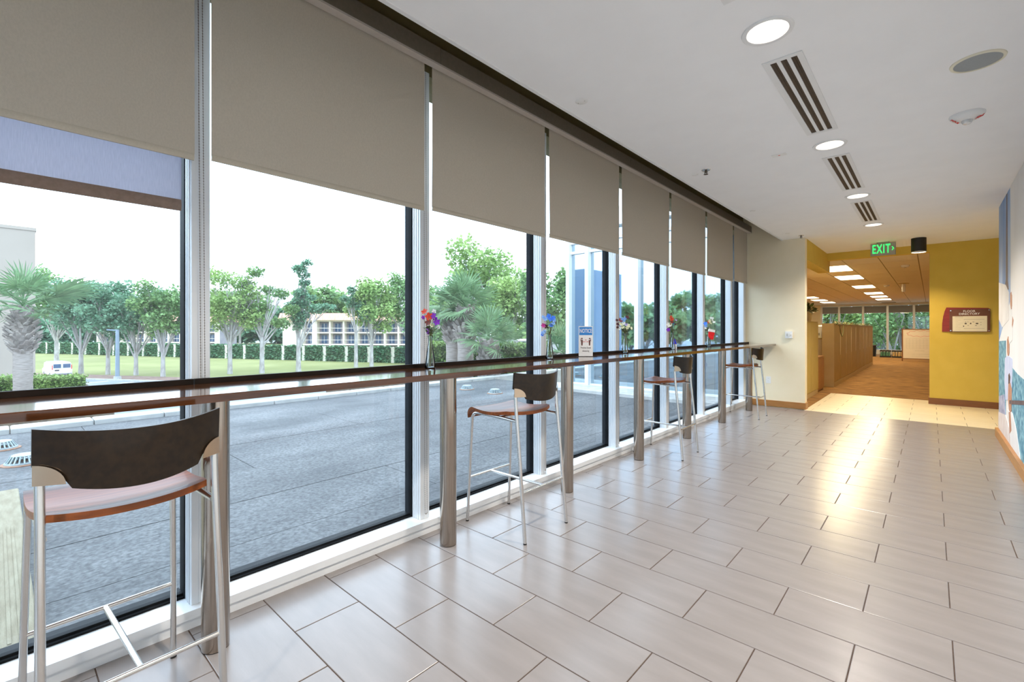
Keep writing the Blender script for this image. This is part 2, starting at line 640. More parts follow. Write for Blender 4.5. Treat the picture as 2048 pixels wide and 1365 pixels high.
# last short bay beside the cream wall
w = sempty('window_12', (XG, 8.6, 0.083))
ox, oy, oz = w.location
y0, yp = 8.86, Y_M + PIT * 6 + 0.075
MB().cbox(-2.552 - ox, -2.465 - ox, y0 - oy, YE - 0.002 - oy, 0, 3.02 - oz, 0.003).build('mullion', M_ALU, w)
MB().box(-2.655 - ox, -2.553 - ox, y0 - 0.006 - oy, YE - 0.002 - oy, 0, 3.02 - oz).build('gasket', M_GASKET, w)
MB().box(-2.64 - ox, -2.572 - ox, yp + 0.005 - oy, y0 - 0.007 - oy, 0, 0.02).build('gasket', M_GASKET, w)
MB().add([(0, yp - oy, 0.01), (0, y0 - oy, 0.01), (0, y0 - oy, 2.93), (0, yp - oy, 2.93)], [(0, 1, 2, 3)]).build('glass_pane', M_GLASS, w)

# ------------------------------------------------------------------ end walls, beam, mural wall
b = MB()
b.box(-2.80, -1.55, YE, YE + 0.16, -0.16, 3.42)
struct('wall_far', b, M_WALLC)
b = MB()
b.box(XW + 0.002, -1.535, YE - 0.014, YE, 0.0, 0.105)
b.box(-1.55, -1.535, YE, YE + 0.17, 0.0, 0.105)
struct('baseboard_far', b, M_BASEB)
b = MB()
b.box(-1.75, -1.548, YE + 0.16, YD + 0.35, 2.50, CZ + 0.10)
struct('trim_3', b, M_WALLY)
b = MB()
b.box(-1.55, -0.02, YD, YD + 0.16, 2.71, CZ + 0.10)
struct('trim_4', b, M_WALLY)
b = MB()
b.box(-0.02, 3.0, YD, YD + 0.30, -0.16, CZ + 0.12)
struct('wall_back', b, M_WALLY)
b = MB()
b.box(-0.034, 3.0, YD - 0.014, YD, 0.0, 0.11)
b.box(-0.034, -0.02, YD, YD + 0.3, 0.0, 0.11)
struct('baseboard_back', b, M_BASED)
b = MB()
b.box(XR, XR + 0.25, YB, 8.37, -0.16, CZ + 0.12)
struct('wall_right', b, M_WHITE)
b = MB()
b.box(XR - 0.035, XR, YB, 8.372, 0.0, 0.10)
struct('baseboard_right', b, M_BASEB)
b = MB()
b.box(3.0, 3.1, 8.0, YD + 0.3, -0.16, CZ + 0.12)
b.box(XR + 0.25, 3.0, 8.0, 8.1, -0.16, CZ + 0.12)
struct('wall_side', b, M_WALLY)
b = MB()
b.box(-2.80, XR + 0.25, YB - 0.1, YB, -0.16, 0.10)
b.box(-2.80, XR + 0.25, YB - 0.1, YB, 2.80, 3.42)
b.box(-2.80, -2.40, YB - 0.1, YB, 0.10, 2.80)
b.box(XR - 0.05, XR + 0.25, YB - 0.1, YB, 0.10, 2.80)
struct('wall_rear', b, M_WHITE)
w = sempty('window_13', (-0.9, YB - 0.05, 0.10))  # unseen glazing added behind the camera to bring daylight to the ceiling
for x in (-2.40, -1.40, -0.42, 0.56):
    MB().box(x + 0.9 - 0.03, x + 0.9 + 0.03, -0.04, 0.04, 0, 2.70).build('mullion', M_ALU, w)
MB().add([(-1.5, 0, 0), (1.48, 0, 0), (1.48, 0, 2.7), (-1.5, 0, 2.7)], [(0, 1, 2, 3)]).build('glass_pane', M_GLASS, w)

# ------------------------------------------------------------------ mural print on the right wall
MUR = {
    'sky': [(8.365, 2.845), (7.24, 2.845), (7.24, 1.64), (7.74, 1.44), (8.365, 1.18)],
    'mast': [(7.59, 2.84), (7.5, 2.84), (7.46, 1.87), (7.37, 1.76), (7.78, 1.78), (7.64, 1.89)],
    'jib': [(8.365, 1.91), (7.64, 1.83), (7.37, 1.73), (7.37, 1.43), (7.99, 1.35), (8.365, 1.45)],
    'sea': [(8.365, 1.18), (7.64, 1.2), (7.64, 0.33), (8.365, 0.23)],
    'mainsail': [(7.24, 2.845), (4.2, 2.845), (4.2, 0.75), (5.93, 0.85), (6.27, 0.87), (6.67, 0.89), (7.04, 0.93)],
    'sea_right': [(7.12, 0.93), (6.67, 0.89), (6.27, 0.87), (5.93, 0.84), (4.2, 0.74), (4.2, 0.1), (6.6, 0.1), (7.12, 0.48)],
    'sailor_head': [(7.24, 1.71), (7.16, 1.72), (7.08, 1.68), (7.08, 1.57), (7.16, 1.53), (7.24, 1.61)],
    'sailor_shirt': [(7.32, 1.51), (7.12, 1.54), (7.0, 1.42), (7.04, 1.22), (7.37, 1.16)],
    'sailor_arm': [(7.04, 1.46), (6.96, 1.42), (7.04, 1.34), (7.08, 1.37)],
    'helmsman_head': [(7.5, 1.21), (7.41, 1.25), (7.32, 1.19), (7.32, 1.08), (7.41, 1.0), (7.5, 1.08)],
    'helmsman_shirt': [(7.69, 1.0), (7.41, 1.04), (7.08, 1.02), (7.04, 0.88), (7.16, 0.58), (7.64, 0.53), (7.74, 0.75)],
    'hair': [(7.37, 0.83), (7.28, 0.86), (7.2, 0.82), (7.24, 0.75), (7.37, 0.73)],
    'torso': [(7.37, 0.73), (7.2, 0.76), (7.08, 0.7), (7.12, 0.48), (7.28, 0.41), (7.41, 0.56)],
    'boom': [(7.28, 0.565), (4.2, 0.90), (4.2, 0.86), (7.28, 0.525)],
    'bags': [(8.31, 0.5), (7.74, 0.58), (7.64, 0.36), (8.25, 0.23)],
    'sail_bundle': [(8.36, 0.30), (7.64, 0.36), (7.24, 0.24), (7.15, 0.102), (8.36, 0.102)],
    'trousers': [(7.46, 0.44), (7.04, 0.46), (6.74, 0.34), (6.45, 0.102), (7.15, 0.102), (7.32, 0.3)],
    'leg': [(7.32, 0.43), (7.16, 0.46), (7.08, 0.27), (7.24, 0.21)],
}
MUR_M = {
    'sky': mat('print_sky', (0.13, 0.27, 0.58), 0.6, col2=(0.36, 0.50, 0.72), scale=1.2, stretch=(1, 3, 0.5)),
    'mast': mat('print_mast', (0.08, 0.06, 0.08), 0.6, col2=(0.16, 0.11, 0.12), scale=4),
    'jib': mat('print_jib', (0.72, 0.70, 0.68), 0.6, col2=(0.84, 0.82, 0.80), scale=3),
    'sea': mat('print_sea', (0.05, 0.21, 0.32), 0.6, col2=(0.30, 0.55, 0.62), scale=9, stretch=(1, 1, 1.6), detail=8, lo=0.4, hi=0.68),
    'white': mat('print_sail', (0.72, 0.71, 0.70), 0.6, col2=(0.80, 0.80, 0.80), scale=0.8, stretch=(1, 2, 0.6)),
    'skin': mat('print_skin', (0.42, 0.20, 0.13), 0.6, col2=(0.55, 0.30, 0.20), scale=6),
    'shirt': mat('print_blue_shirt', (0.48, 0.54, 0.75), 0.6, col2=(0.66, 0.70, 0.84), scale=5, stretch=(1, 5, 1)),
    'hair': mat('print_hair', (0.06, 0.03, 0.02), 0.6, col2=(0.12, 0.06, 0.04), scale=20),
    'beige': mat('print_canvas', (0.60, 0.50, 0.47), 0.6, col2=(0.78, 0.74, 0.73), scale=5, stretch=(1, 3, 1)),
    'bag': mat('print_bags', (0.16, 0.20, 0.36), 0.6, col2=(0.55, 0.55, 0.66), scale=10),
}
MK = {'sky': 'sky', 'mast': 'mast', 'jib': 'jib', 'sea': 'sea', 'mainsail': 'white', 'sea_right': 'sea', 'sailor_head': 'skin', 'sailor_shirt': 'white',
      'sailor_arm': 'skin', 'helmsman_head': 'skin', 'helmsman_shirt': 'shirt', 'hair': 'hair', 'torso': 'skin', 'boom': 'mast', 'bags': 'bag',
      'sail_bundle': 'beige', 'trousers': 'white', 'leg': 'skin'}
mural = thing('wall_mural', 'photographic wall mural of people sailing on a blue sea', 'mural', (XR, 6.3, 0.1))
for k, (nm, pts) in enumerate(MUR.items()):
    p = MB()
    p.prism([(a - 6.3, c - 0.1) for a, c in pts], (0, 0, 0), (0, 1, 0), (0, 0, 1), (-1, 0, 0), 0.0002, 0.0010 + 0.00035 * k)
    p.build(nm, MUR_M[MK[nm]], mural)

# ------------------------------------------------------------------ ceiling fixtures
for k, y in enumerate(LIGHT_Y):
    x = LIGHT_X
    lab = ['sixth round recessed downlight from the exit sign', 'fifth round recessed downlight from the exit sign', 'lit round downlight between the fourth and third ceiling vents from the exit sign',
           'lit round downlight between the third and second ceiling vents from the exit sign', 'lit round downlight between the second vent and the vent nearest the exit sign',
           'lit round downlight nearest the exit sign, past the last ceiling vent'][k]
    t = thing('recessed_downlight', lab, 'ceiling light', (x, y, CZ), 0, 'round recessed downlights along the corridor')
    MB().lathe([(0.094, 0.0), (0.120, 0.0), (0.118, -0.006), (0.108, -0.009), (0.096, -0.006)], n=40, closed=True).build('trim_ring', M_WHITE, t, True)
    MB().lathe([(0.095, -0.004), (0.090, 0.03), (0.075, 0.075), (0.0, 0.078)], n=40).build('reflector', M_REFL, t, True)
    MB().lathe([(0.0, 0.058), (0.078, 0.058), (0.078, 0.066), (0.0, 0.066)], n=32).build('lens', M_LAMP, t)
    ld = bpy.data.lights.new('downlight_lamp', 'SPOT')
    ld.energy = DOWNLIGHT_W * 4
    ld.spot_size = radians(130)
    ld.spot_blend = 0.8
    ld.shadow_soft_size = 0.08
    ld.color = (1.0, 0.91, 0.80)
    lo = bpy.data.objects.new('downlight_lamp', ld)
    COL.objects.link(lo)
    lo.parent = t
    lo.location = (0, 0, -0.012)

for k, (ya, yb) in enumerate(((0.97, 2.285), (2.943, 4.262), (4.923, 6.225), (6.88, 8.21))):
    lab = ['fourth slotted ceiling air vent from the exit sign', 'third white three-slot ceiling air vent from the exit sign', 'second white three-slot ceiling air vent from the exit sign',
           'white three-slot ceiling air vent nearest the exit sign'][k]
    x0, x1 = -0.722, -0.522
    t = thing('ceiling_vent', lab, 'air vent', ((x0 + x1) / 2, (ya + yb) / 2, CZ), 0, 'linear slot vents along the corridor ceiling')
    hw, hl = 0.1, (yb - ya) / 2
    f = MB()
    f.box(-hw, -hw + 0.035, -hl, hl, -0.006, -0.0005)
    f.box(hw - 0.03, hw, -hl, hl, -0.006, -0.0005)
    f.box(-hw + 0.035, hw - 0.03, -hl, -hl + 0.03, -0.006, -0.0005)
    f.box(-hw + 0.035, hw - 0.03, hl - 0.03, hl, -0.006, -0.0005)
    f.build('frame', M_WHITE, t)
    f = MB()
    f.box(-hw + 0.034, hw - 0.029, -hl + 0.029, hl - 0.029, -0.0012, -0.0004)
    f.build('backing', M_SLOT, t)
    for s in range(2):
        xa = -hw + 0.035 + 0.033 + s * 0.051
        MB().box(xa, xa + 0.020, -hl + 0.03, hl - 0.03, -0.0055, -0.0013).build('slat', M_WHITE, t)
    for s in range(3):
        xa = -hw + 0.035 + 0.0145 + s * 0.051
        MB().box(xa, xa + 0.004, -hl + 0.03, hl - 0.03, -0.0035, -0.0013).build('slot_blade', M_SLOT, t)

t = thing('ceiling_speaker', 'round grey mesh ceiling speaker with a cream rim', 'speaker', (0.197, 3.735, CZ))
MB().lathe([(0.100, 0), (0.118, 0), (0.116, -0.006), (0.102, -0.008)], n=40, closed=True).build('rim', mat('cream_rim', (0.74, 0.70, 0.55), 0.5, col2=(0.76, 0.72, 0.57), scale=9), t, True)
MB().lathe([(0.0, -0.007), (0.06, -0.0065), (0.101, -0.004), (0.101, -0.0005)], n=40).build('grille', M_GREYMESH, t, True)

t = thing('fire_strobe', 'white round fire alarm strobe with clear lens and red letters', 'fire alarm', (0.19, 4.61, CZ))
MB().lathe([(0.095, 0), (0.095, -0.010), (0.080, -0.028), (0.045, -0.042), (0.0, -0.044)], n=40).build('housing', M_PLASTIC, t, True)
MB().lathe([(0.030, -0.040), (0.030, -0.052), (0.022, -0.066), (0.0, -0.070)], n=20).build('strobe_lens', mat('strobe_lens_plastic', (0.75, 0.75, 0.74), 0.08, col2=(0.6, 0.6, 0.58), scale=30, coat=0.8), t, True)
for sx in (-1, 1):
    n = Vector((0.55 * sx, -0.1, -0.83)).normalized()
    r = Vector((0.9, 0.35, 0)) - n * Vector((0.9, 0.35, 0)).dot(n)
    r.normalize()
    text_obj('lettering', 'FIRE', 0.030, (0.064 * sx, -0.012, -0.0375), r, n.cross(r), n, M_RED, t, 0.001, 0.0006)


def sprinkler(x, y, lab):
    t = thing('fire_sprinkler', lab, 'sprinkler', (x, y, CZ), 0, 'sprinkler heads in the corridor ceiling')
    MB().lathe([(0.0, -0.001), (0.040, -0.001), (0.036, -0.006), (0.0, -0.008)], n=24).build('escutcheon', M_CHROME, t, True)
    f = MB()
    f.tube([(0, 0, -0.006), (0, 0, -0.030)], 0.008, 8)
    f.tube([(-0.012, 0, -0.012), (-0.014, 0, -0.030), (0, 0, -0.042)], 0.003, 6)
    f.tube([(0.012, 0, -0.012), (0.014, 0, -0.030), (0, 0, -0.042)], 0.003, 6)
    f.build('frame', M_SLOT, t)
    MB().lathe([(0.0, -0.041), (0.022, -0.043), (0.0, -0.046)], n=12).build('deflector', M_SLOT, t)


sprinkler(-1.597, 4.54, 'dark fire sprinkler head on the ceiling beside a flush white cover plate')
sprinkler(-1.56, 8.72, 'dark fire sprinkler head just in front of the cream wall corner')
for (x, y, r, lab) in ((-1.736, 2.62, 0.042, 'white round two-screw blank cover plate on the ceiling, fourth from the cream wall'),
                       (-1.722, 4.60, 0.036, 'white round flush plate beside the sprinkler head'),
                       (-1.70, 6.50, 0.036, 'small white flush ceiling plate past the sprinkler head'),
                       (-1.69, 8.39, 0.036, 'small white flush ceiling plate near the cream end wall')):
    t = thing('ceiling_cover_plate', lab, 'cover plate', (x, y, CZ), 0, 'flush plates on the corridor ceiling')
    MB().lathe([(0.0, -0.005), (r - 0.006, -0.005), (r, -0.001), (r, 0.0)], n=28).build('plate', M_PLASTIC, t, True)
    for s in (-1, 1):
        MB().lathe([(0.0, -0.0065), (0.003, -0.006), (0.003, -0.004)], (s * r * 0.6, 0, 0), 8).build('screw', M_GREYINK, t)
t = thing('ceiling_label', 'small white rectangular ceiling tag with a red mark', 'label', (-0.985, 4.578, CZ))
MB().box(-0.055, 0.055, -0.03, 0.03, -0.004, -0.0004).build('plate', M_PLASTIC, t)
MB().prism([(-0.008, -0.006), (0.010, -0.004), (0.004, 0.010), (-0.006, 0.006)], (0, 0, 0), (1, 0, 0), (0, 1, 0), (0, 0, -1), 0.0041, 0.0052).build('red_mark', M_RED, t)

# ------------------------------------------------------------------ roller blinds
BX = -2.43
chain_me = None


def bead_chain(zt, zb, gap=0.016):
    b = MB()
    step = 0.0125
    n = int((zt - zb) / step)
    r = 0.0031
    for s in (0, 1):
        for k in range(n):
            z = zt - k * step
            y = s * gap + 0.012 * (zt - z) / (zt - zb)
            b.add([(r, y, z), (-r, y, z), (0, y + r, z), (0, y - r, z), (0, y, z + r), (0, y, z - r)],
                  [(0, 2, 4), (2, 1, 4), (1, 3, 4), (3, 0, 4), (2, 0, 5), (1, 2, 5), (3, 1, 5), (0, 3, 5)])
        b.tube([(0, s * gap, zt), (0, s * gap + 0.012, zb)], 0.0011, 4)
    pts = [(0, gap / 2 + 0.012 + gap / 2 * cos(a), zb - gap / 2 * sin(a)) for a in [pi * q / 6 for q in range(7)]]
    b.tube(pts, 0.002, 5)
    return b


BOT = [2.075, 2.092, 2.105, 2.115, 2.113, 2.110, 2.118, 2.135]
LB = ['beige roller blind above the bluish mesh shade with a brown hem', 'seventh beige roller blind from the cream wall, next to the one above the mesh shade',
      'sixth beige roller blind from the cream wall, above the palm cluster', 'fifth beige roller blind from the cream wall, above the notice sign',
      'fourth beige roller blind from the cream wall', 'third beige roller blind from the cream wall', 'second beige roller blind from the cream wall', 'narrow beige roller blind touching the cream wall']
for k in range(8):
    ya = Y_M + PIT * (k - 1) + 0.0375 + 0.032
    yb = Y_M + PIT * k + 0.0375 - 0.032
    if k == 7:
        yb = YE - 0.03
    t = thing('roller_blind', LB[k], 'blind', (BX, (ya + yb) / 2, BOT[k]), 0, 'beige roller blinds along the window wall')
    h = (yb - ya) / 2
    zt = 3.10 - BOT[k]
    fb = MB()
    rr = random.Random(k)
    ph = rr.uniform(0, 6)

    def fab(u, v, h=h, zt=zt, ph=ph):
        edge = 0.0025 * (1 if v < 0.99 else 1) * sin(ph + 7 * u) * (1 - v)
        return (edge + 0.002 * sin(3.1 * u + 4 * v + ph), -h + 2 * h * u, 0.028 + (zt - 0.028) * v)
    fb.shell(fab, 12, 10, (-0.0012, 0, 0))
    fb.build('fabric', M_BLIND, t, True)
    hb = MB()
    hb.shell(lambda u, v, h=h: (0.0045 * sin(pi * v) + 0.001, -h + 0.002 + (2 * h - 0.004) * u, 0.030 * v), 4, 6, (-0.008, 0, 0))
    hb.build('hem_bar', M_HEM, t, True)
    MB().tube([(-0.012, -h - 0.008, zt + 0.025), (-0.012, h + 0.008, zt + 0.025)], 0.026, 16).build('roller', M_WHITE, t, True)
    if k < 7:
        zc = 0.98 if k > 0 else 0.42
        if k == 0:
            c = bead_chain(3.04 - BOT[k], 1.03 - BOT[k])
            c.build('bead_chain', M_CHAIN, t, loc=(0.0, h + 0.012, 0))
        else:
            c = bead_chain(3.04 - BOT[k], 0.13 - BOT[k])
            c.build('bead_chain', M_CHAIN, t, loc=(-0.012, h + 0.004, 0))
# mesh screen behind the first blind
t = thing('screen_shade', 'translucent bluish mesh shade with a brown hem below the first blind', 'shade', (-2.515, -0.03, 1.86))
M_MESH = mesh_shade_mat()
MB().shell(lambda u, v: (0.001 * sin(9 * u), -0.60 + 1.19 * u, 0.05 + 1.16 * v), 8, 6, (-0.001, 0, 0)).build('mesh_fabric', M_MESH, t, True)
MB().shell(lambda u, v: (0.006 * sin(pi * v), -0.60 + 1.19 * u, 0.05 * v), 4, 6, (-0.010, 0, 0)).build('hem_bar', M_HEMB, t, True)
MB().tube([(-0.005, -0.605, 1.215), (-0.005, 0.595, 1.215)], 0.02, 12).build('roller', M_WHITE, t)

# continuous fascia in jointed lengths
fas = sempty('trim_5', (-2.36, 2.2, 3.03))
for (a, c) in ((YB + 0.01, 0.4), (0.4, 1.93), (1.93, 4.50), (4.50, 6.98), (6.98, YE - 0.012)):
    MB().box(-0.05, 0.0, a + 0.0015 - 2.2, c - 0.0015 - 2.2, 0.012, 0.118).build('fascia_board', M_FASCIA, fas)
    MB().box(-0.052, 0.003, a - 2.2, c - 2.2, 0.0, 0.012).build('fascia_lip', M_FASCIAL, fas)

# ------------------------------------------------------------------ counter with legs
cnt = thing('bar_counter', 'long glossy dark wood bar counter along the windows on steel posts', 'counter', (-2.19, 3.0, 0))
f = MB()
f.cbox(-2.42 + 2.19, -1.975 + 2.19, YB + 0.05 - 3.0, YE - 0.012 - 3.0, 1.052, 1.082, 0.003)
f.build('counter_top', M_COUNT, cnt)
for k in range(-4, 7):
    a = Y_M + PIT * k - 0.001
    z = min(a + PIT - 0.004, YE - 0.02)
    MB().box(-2.42 + 2.19, -2.40 + 2.19, a - 3.0, z - 3.0, 1.0825, 1.106).build('back_rail', M_RAIL, cnt)
for k, y in enumerate((-3.17, -1.91, -0.65, 0.612, 1.868, 3.13, 4.388, 5.645, 6.93, 8.254)):
    f = MB()
    f.lathe([(0.050, 0.004), (0.051, 0.012), (0.051, 1.040)], n=48)
    lg = f.build('leg', M_STEEL, cnt, True, loc=(-2.213 + 2.19, y - 3.0, 0))
    MB().lathe([(0.0, 0.0), (0.048, 0.0), (0.050, 0.004), (0.0, 0.005)], n=32).build('foot_pad', M_BLACK, lg)
    MB().lathe([(0.0, 1.0515), (0.085, 1.0515), (0.085, 1.040), (0.0, 1.040)], n=32).build('mounting_plate', M_BLACK, lg)


# ------------------------------------------------------------------ bar stools
def make_stool(label):
    t = thing('bar_stool', label, 'stool', (0, 0, 0), 0, 'bar stools along the window counter')
    for s in (-1, 1):
        f = MB()
        arc = []
        for q in range(7):
            a = pi / 2 * q / 6
            arc.append((-0.155 - 0.052 * cos(a), s * 0.200, 0.705 + 0.052 * sin(a)))
        f.tube([(-0.243, s * 0.212, 0.004), (-0.225, s * 0.207, 0.35)] + arc + [(-0.05, s * 0.198, 0.7555), (0.08, s * 0.20, 0.751), (0.205, s * 0.207, 0.745)], 0.0105, 12)
        f.build('leg', M_CHROME, t, True)
        f = MB()
        f.tube([(0.285, s * 0.217, 0.004), (0.245, s * 0.214, 0.45), (0.208, s * 0.211, 0.80), (0.200, s * 0.211, 0.915)], 0.0115, 12)
        f.build('leg', M_CHROME, t, True)
        # foot glides
        for (x, y) in ((-0.243, 0.212), (0.285, 0.217)):
            MB().lathe([(0.0, 0.0), (0.011, 0.0), (0.012, 0.008), (0.0, 0.010)], (x, s * y, 0), 12).build('glide', M_BLACK, t)
        # plate that clamps the backrest to the rear leg

        def plate(u, v, s=s):
            ang = pi / 2 * u
            y = 0.226 - 0.062 * v * sin(ang)
            z = 0.898 + 0.056 * v * cos(ang)
            q = y / 0.226
            return (0.2045 + 0.088 * (1 - q * q), s * y, z)
        MB().shell(plate, 8, 4, (0.0025, 0, 0)).build('backrest_clamp', M_CLAMP, t, True)
    f = MB()
    f.tube([(-0.227, -0.209, 0.305), (-0.227, 0.209, 0.305)], 0.008, 10)
    f.build('footrest', M_CHROME, t, True)
    MB().tube([(0.2575, -0.214, 0.305), (0.2575, 0.214, 0.305)], 0.008, 10).build('stretcher', M_CHROME, t, True)
    MB().tube([(-0.225, 0, 0.305), (0.2555, 0, 0.305)], 0.009, 10).build('stretcher', M_CHROME, t, True)
    MB().tube([(0.06, -0.205, 0.753), (0.06, 0.205, 0.753)], 0.008, 8).build('seat_support', M_CHROME, t, True)

    def seat(u, v):
        w = -1 + 2 * v
        wid = 0.205 + 0.012 * sin(pi * u)
        y = wid * w
        if abs(w) > 0.9:
            y *= 1.0
        xb = 0.205 - 0.055 * abs(w) ** 2.2
        L = u
        if L < 0.16:
            a = L / 0.16 * radians(95)
            x = -0.250 + 0.048 * (1 - cos(a))
            z = 0.733 + 0.052 * sin(a) * 1.0
        else:
            q = (L - 0.16) / 0.84
            x = -0.198 + (xb + 0.198) * q
            z = 0.785 - 0.016 * sin(pi * min(q * 1.1, 1)) + 0.006 * q
        z += 0.008 * w * w * (1 if u > 0.16 else u / 0.16)
        return (x, y, z)
    MB().shell(seat, 28, 14, (0.0035, 0, -0.021)).build('seat', M_SEAT, t, True)

    def back(u, v):
        w = -1 + 2 * u
        zt_ = 1.053 - 0.018 * (1 - w * w)
        e = abs(w)
        zb_ = 0.862 + 0.045 * e ** 2.0
        if e > 0.68:
            q = (e - 0.68) / 0.32
            zb_ += 0.042 * sqrt(max(0.0, 1 - (1 - q) ** 2))
        z = zb_ + (zt_ - zb_) * v
        return (0.200 + 0.088 * (1 - w * w) + 0.02 * (z - 0.95) / 0.1 * 0.4, 0.2265 * w, z)
    MB().shell(back, 30, 8, (-0.011, 0, 0)).build('backrest', M_BACK, t, True)
    return t


st = make_stool('bar stool with dark curved back below the mesh shade window')
for k, (x, y, rz, lab) in enumerate(((-2.02, 0.280, 0.05, None), (-2.140, 2.395, 0.0, 'bar stool with dark back at the counter between second and third steel posts'),
                                     (-2.150, 4.845, 0.02, 'bar stool at the counter below the vase of mixed dark flowers'),
                                     (-2.160, 7.71, 0.0, 'bar stool at the counter end beside the cream wall'))):
    o = st if k == 0 else copy_tree(st)
    o.location = (x, y, 0)
    o.rotation_euler = (0, 0, rz)
    if lab:
        o['label'] = lab

# ------------------------------------------------------------------ vases and flowers on the counter
CT = 1.0822
FCOL = {
    'red': (0.62, 0.05, 0.015), 'dred': (0.22, 0.015, 0.012), 'purple': (0.22, 0.02, 0.45), 'blue': (0.05, 0.20, 0.75), 'lblue': (0.25, 0.45, 0.85),
    'white': (0.80, 0.82, 0.74), 'cream': (0.78, 0.78, 0.52), 'pink': (0.55, 0.04, 0.25), 'maroon': (0.07, 0.01, 0.02), 'lilac': (0.45, 0.35, 0.70)}
M_STEM = mat('stem_green', (0.07, 0.075, 0.015), 0.6, col2=(0.11, 0.11, 0.03), scale=30)
M_LEAF = mat('leaf_dark_green', (0.035, 0.05, 0.012), 0.5, col2=(0.10, 0.14, 0.03), scale=40, island=0.3)


def fmat(c):
    return mat('petal_' + c, FCOL[c], 0.6, col2=tuple(min(1, q * 1.25 + 0.02) for q in FCOL[c]), scale=60, translucent=0.2)


def blossom(c, size, nrm, parent, name='blossom'):
    n = Vector(nrm).normalized()
    a = n.cross(Vector((0, 0, 1)) if abs(n.z) < 0.9 else Vector((1, 0, 0))).normalized()
    b_ = n.cross(a)
    m = MB()
    c = Vector(c)
    for k in range(5):
        t = 2 * pi * k / 5
        d = a * cos(t) + b_ * sin(t)
        e = n.cross(d)
        m.add([c, c + d * size * 0.5 + e * size * 0.42 + n * size * 0.15, c + d * size + e * size * 0.25 + n * size * 0.32, c + d * size * 1.05 - e * size * 0.2 + n * size * 0.3,
               c + d * size * 0.5 - e * size * 0.42 + n * size * 0.15], [(0, 1, 2, 3, 4)])
    return m


def bouquet(x, y, label, flowers, seed, leaves=8, hs=1.0):
    rg = random.Random(seed)
    t = thing('flower_bouquet', label, 'flowers', (x, y, CT + 0.006), 0, 'artificial bouquets in the counter vases')
    ms = MB()
    neck = Vector((0.004, 0, 0.19))
    for k in range(4):
        ms.tube([(rg.uniform(-.010, .010), rg.uniform(-.010, .010), 0.004), (rg.uniform(-.006, .006), rg.uniform(-.006, .006), 0.1), neck], 0.0034, 5)
    for (dr, dz, df, c, sz) in flowers:
        p = RT * dr + FW * df + UP * dz
        mid = (neck + p) / 2 + Vector((0, 0, 0.012))
        ms.tube([neck, mid, p], 0.0017, 4)
    ms.build('stem', M_STEM, t)
    for (dr, dz, df, c, sz) in flowers:
        p = RT * dr + FW * df + UP * dz
        nr = -FW + RT * rg.uniform(-0.7, 0.7) + UP * rg.uniform(-0.2, 0.8)
        blossom(p, sz * 1.3, nr, t).build('blossom', fmat(c), t, fix=False)
    for k in range(leaves * 2):
        p = RT * rg.uniform(-0.022, 0.028) + FW * rg.uniform(-0.02, 0.02) + UP * rg.uniform(0.195, 0.245)
        d = Vector((rg.uniform(-1, 1), rg.uniform(-1, 1), rg.uniform(-0.2, 0.8))).normalized()
        e = d.cross(UP).normalized()
        L = rg.uniform(0.020, 0.036)
        MB().add([p, p + d * L * 0.5 + e * L * 0.35, p + d * L, p + d * L * 0.5 - e * L * 0.35], [(0, 1, 2, 3)]).build('leaf', M_LEAF, t, fix=False)
    return t


VL = ['clear glass bud vase holding red and purple flowers on the counter', 'clear glass bud vase holding bright blue flowers beside the notice sign',
      'clear glass bud vase holding mixed dark and pale flowers', 'clear glass bud vase with red spike flowers beside the gnome', 'clear glass bud vase with the red stocking hanging on it']
VP = [(-2.31, 1.805), (-2.31, 3.023), (-2.32, 4.30), (-2.32, 5.478), (-2.32, 6.70)]
vase_me = MB().lathe([(0.0, 0.0), (0.030, 0.0), (0.034, 0.004), (0.032, 0.030), (0.026, 0.075), (0.017, 0.135), (0.0125, 0.165), (0.013, 0.185), (0.017, 0.205),
                      (0.0158, 0.205), (0.0115, 0.185), (0.011, 0.165), (0.0155, 0.135), (0.024, 0.075), (0.030, 0.030), (0.030, 0.009), (0.0, 0.006)], n=24).mesh('vase_body', M_VASE, True)
for k, (x, y) in enumerate(VP):
    v = link('bud_vase', vase_me, None, (x, y, CT))
    tag(v, VL[k], 'vase', 'glass bud vases on the counter')
bouquet(*VP[0], 'bouquet of red, purple and white artificial flowers', [
    (-0.035, 0.345, 0, 'red', 0.016), (-0.010, 0.318, 0, 'red', 0.019), (-0.012, 0.280, 0.01, 'dred', 0.019), (-0.045, 0.310, 0, 'purple', 0.010), (0.022, 0.320, 0, 'purple', 0.015),
    (0.035, 0.298, 0, 'purple', 0.015), (0.042, 0.280, 0, 'purple', 0.017), (0.015, 0.295, 0.01, 'white', 0.013), (0.05, 0.25, 0.02, 'white', 0.011), (0.020, 0.350, 0.03, 'white', 0.012),
    (-0.012, 0.238, 0, 'purple', 0.010), (-0.010, 0.216, 0, 'purple', 0.010), (0.008, 0.260, 0, 'cream', 0.011)], 1, 16)
bouquet(*VP[1], 'bouquet of bright blue artificial flowers with one magenta bloom', [
    (-0.055, 0.335, 0, 'lblue', 0.014), (-0.035, 0.322, 0, 'lblue', 0.014), (-0.005, 0.345, 0, 'blue', 0.018), (0.008, 0.322, 0, 'blue', 0.017), (0.028, 0.330, 0, 'blue', 0.016),
    (0.034, 0.312, 0, 'lblue', 0.014), (-0.050, 0.270, 0, 'pink', 0.015), (-0.030, 0.262, 0, 'maroon', 0.014), (0.012, 0.268, 0, 'blue', 0.015), (-0.045, 0.218, 0, 'lblue', 0.013),
    (-0.060, 0.205, 0, 'lblue', 0.013), (-0.062, 0.190, 0, 'blue', 0.011), (0.028, 0.285, 0, 'lblue', 0.013)], 2, 9)
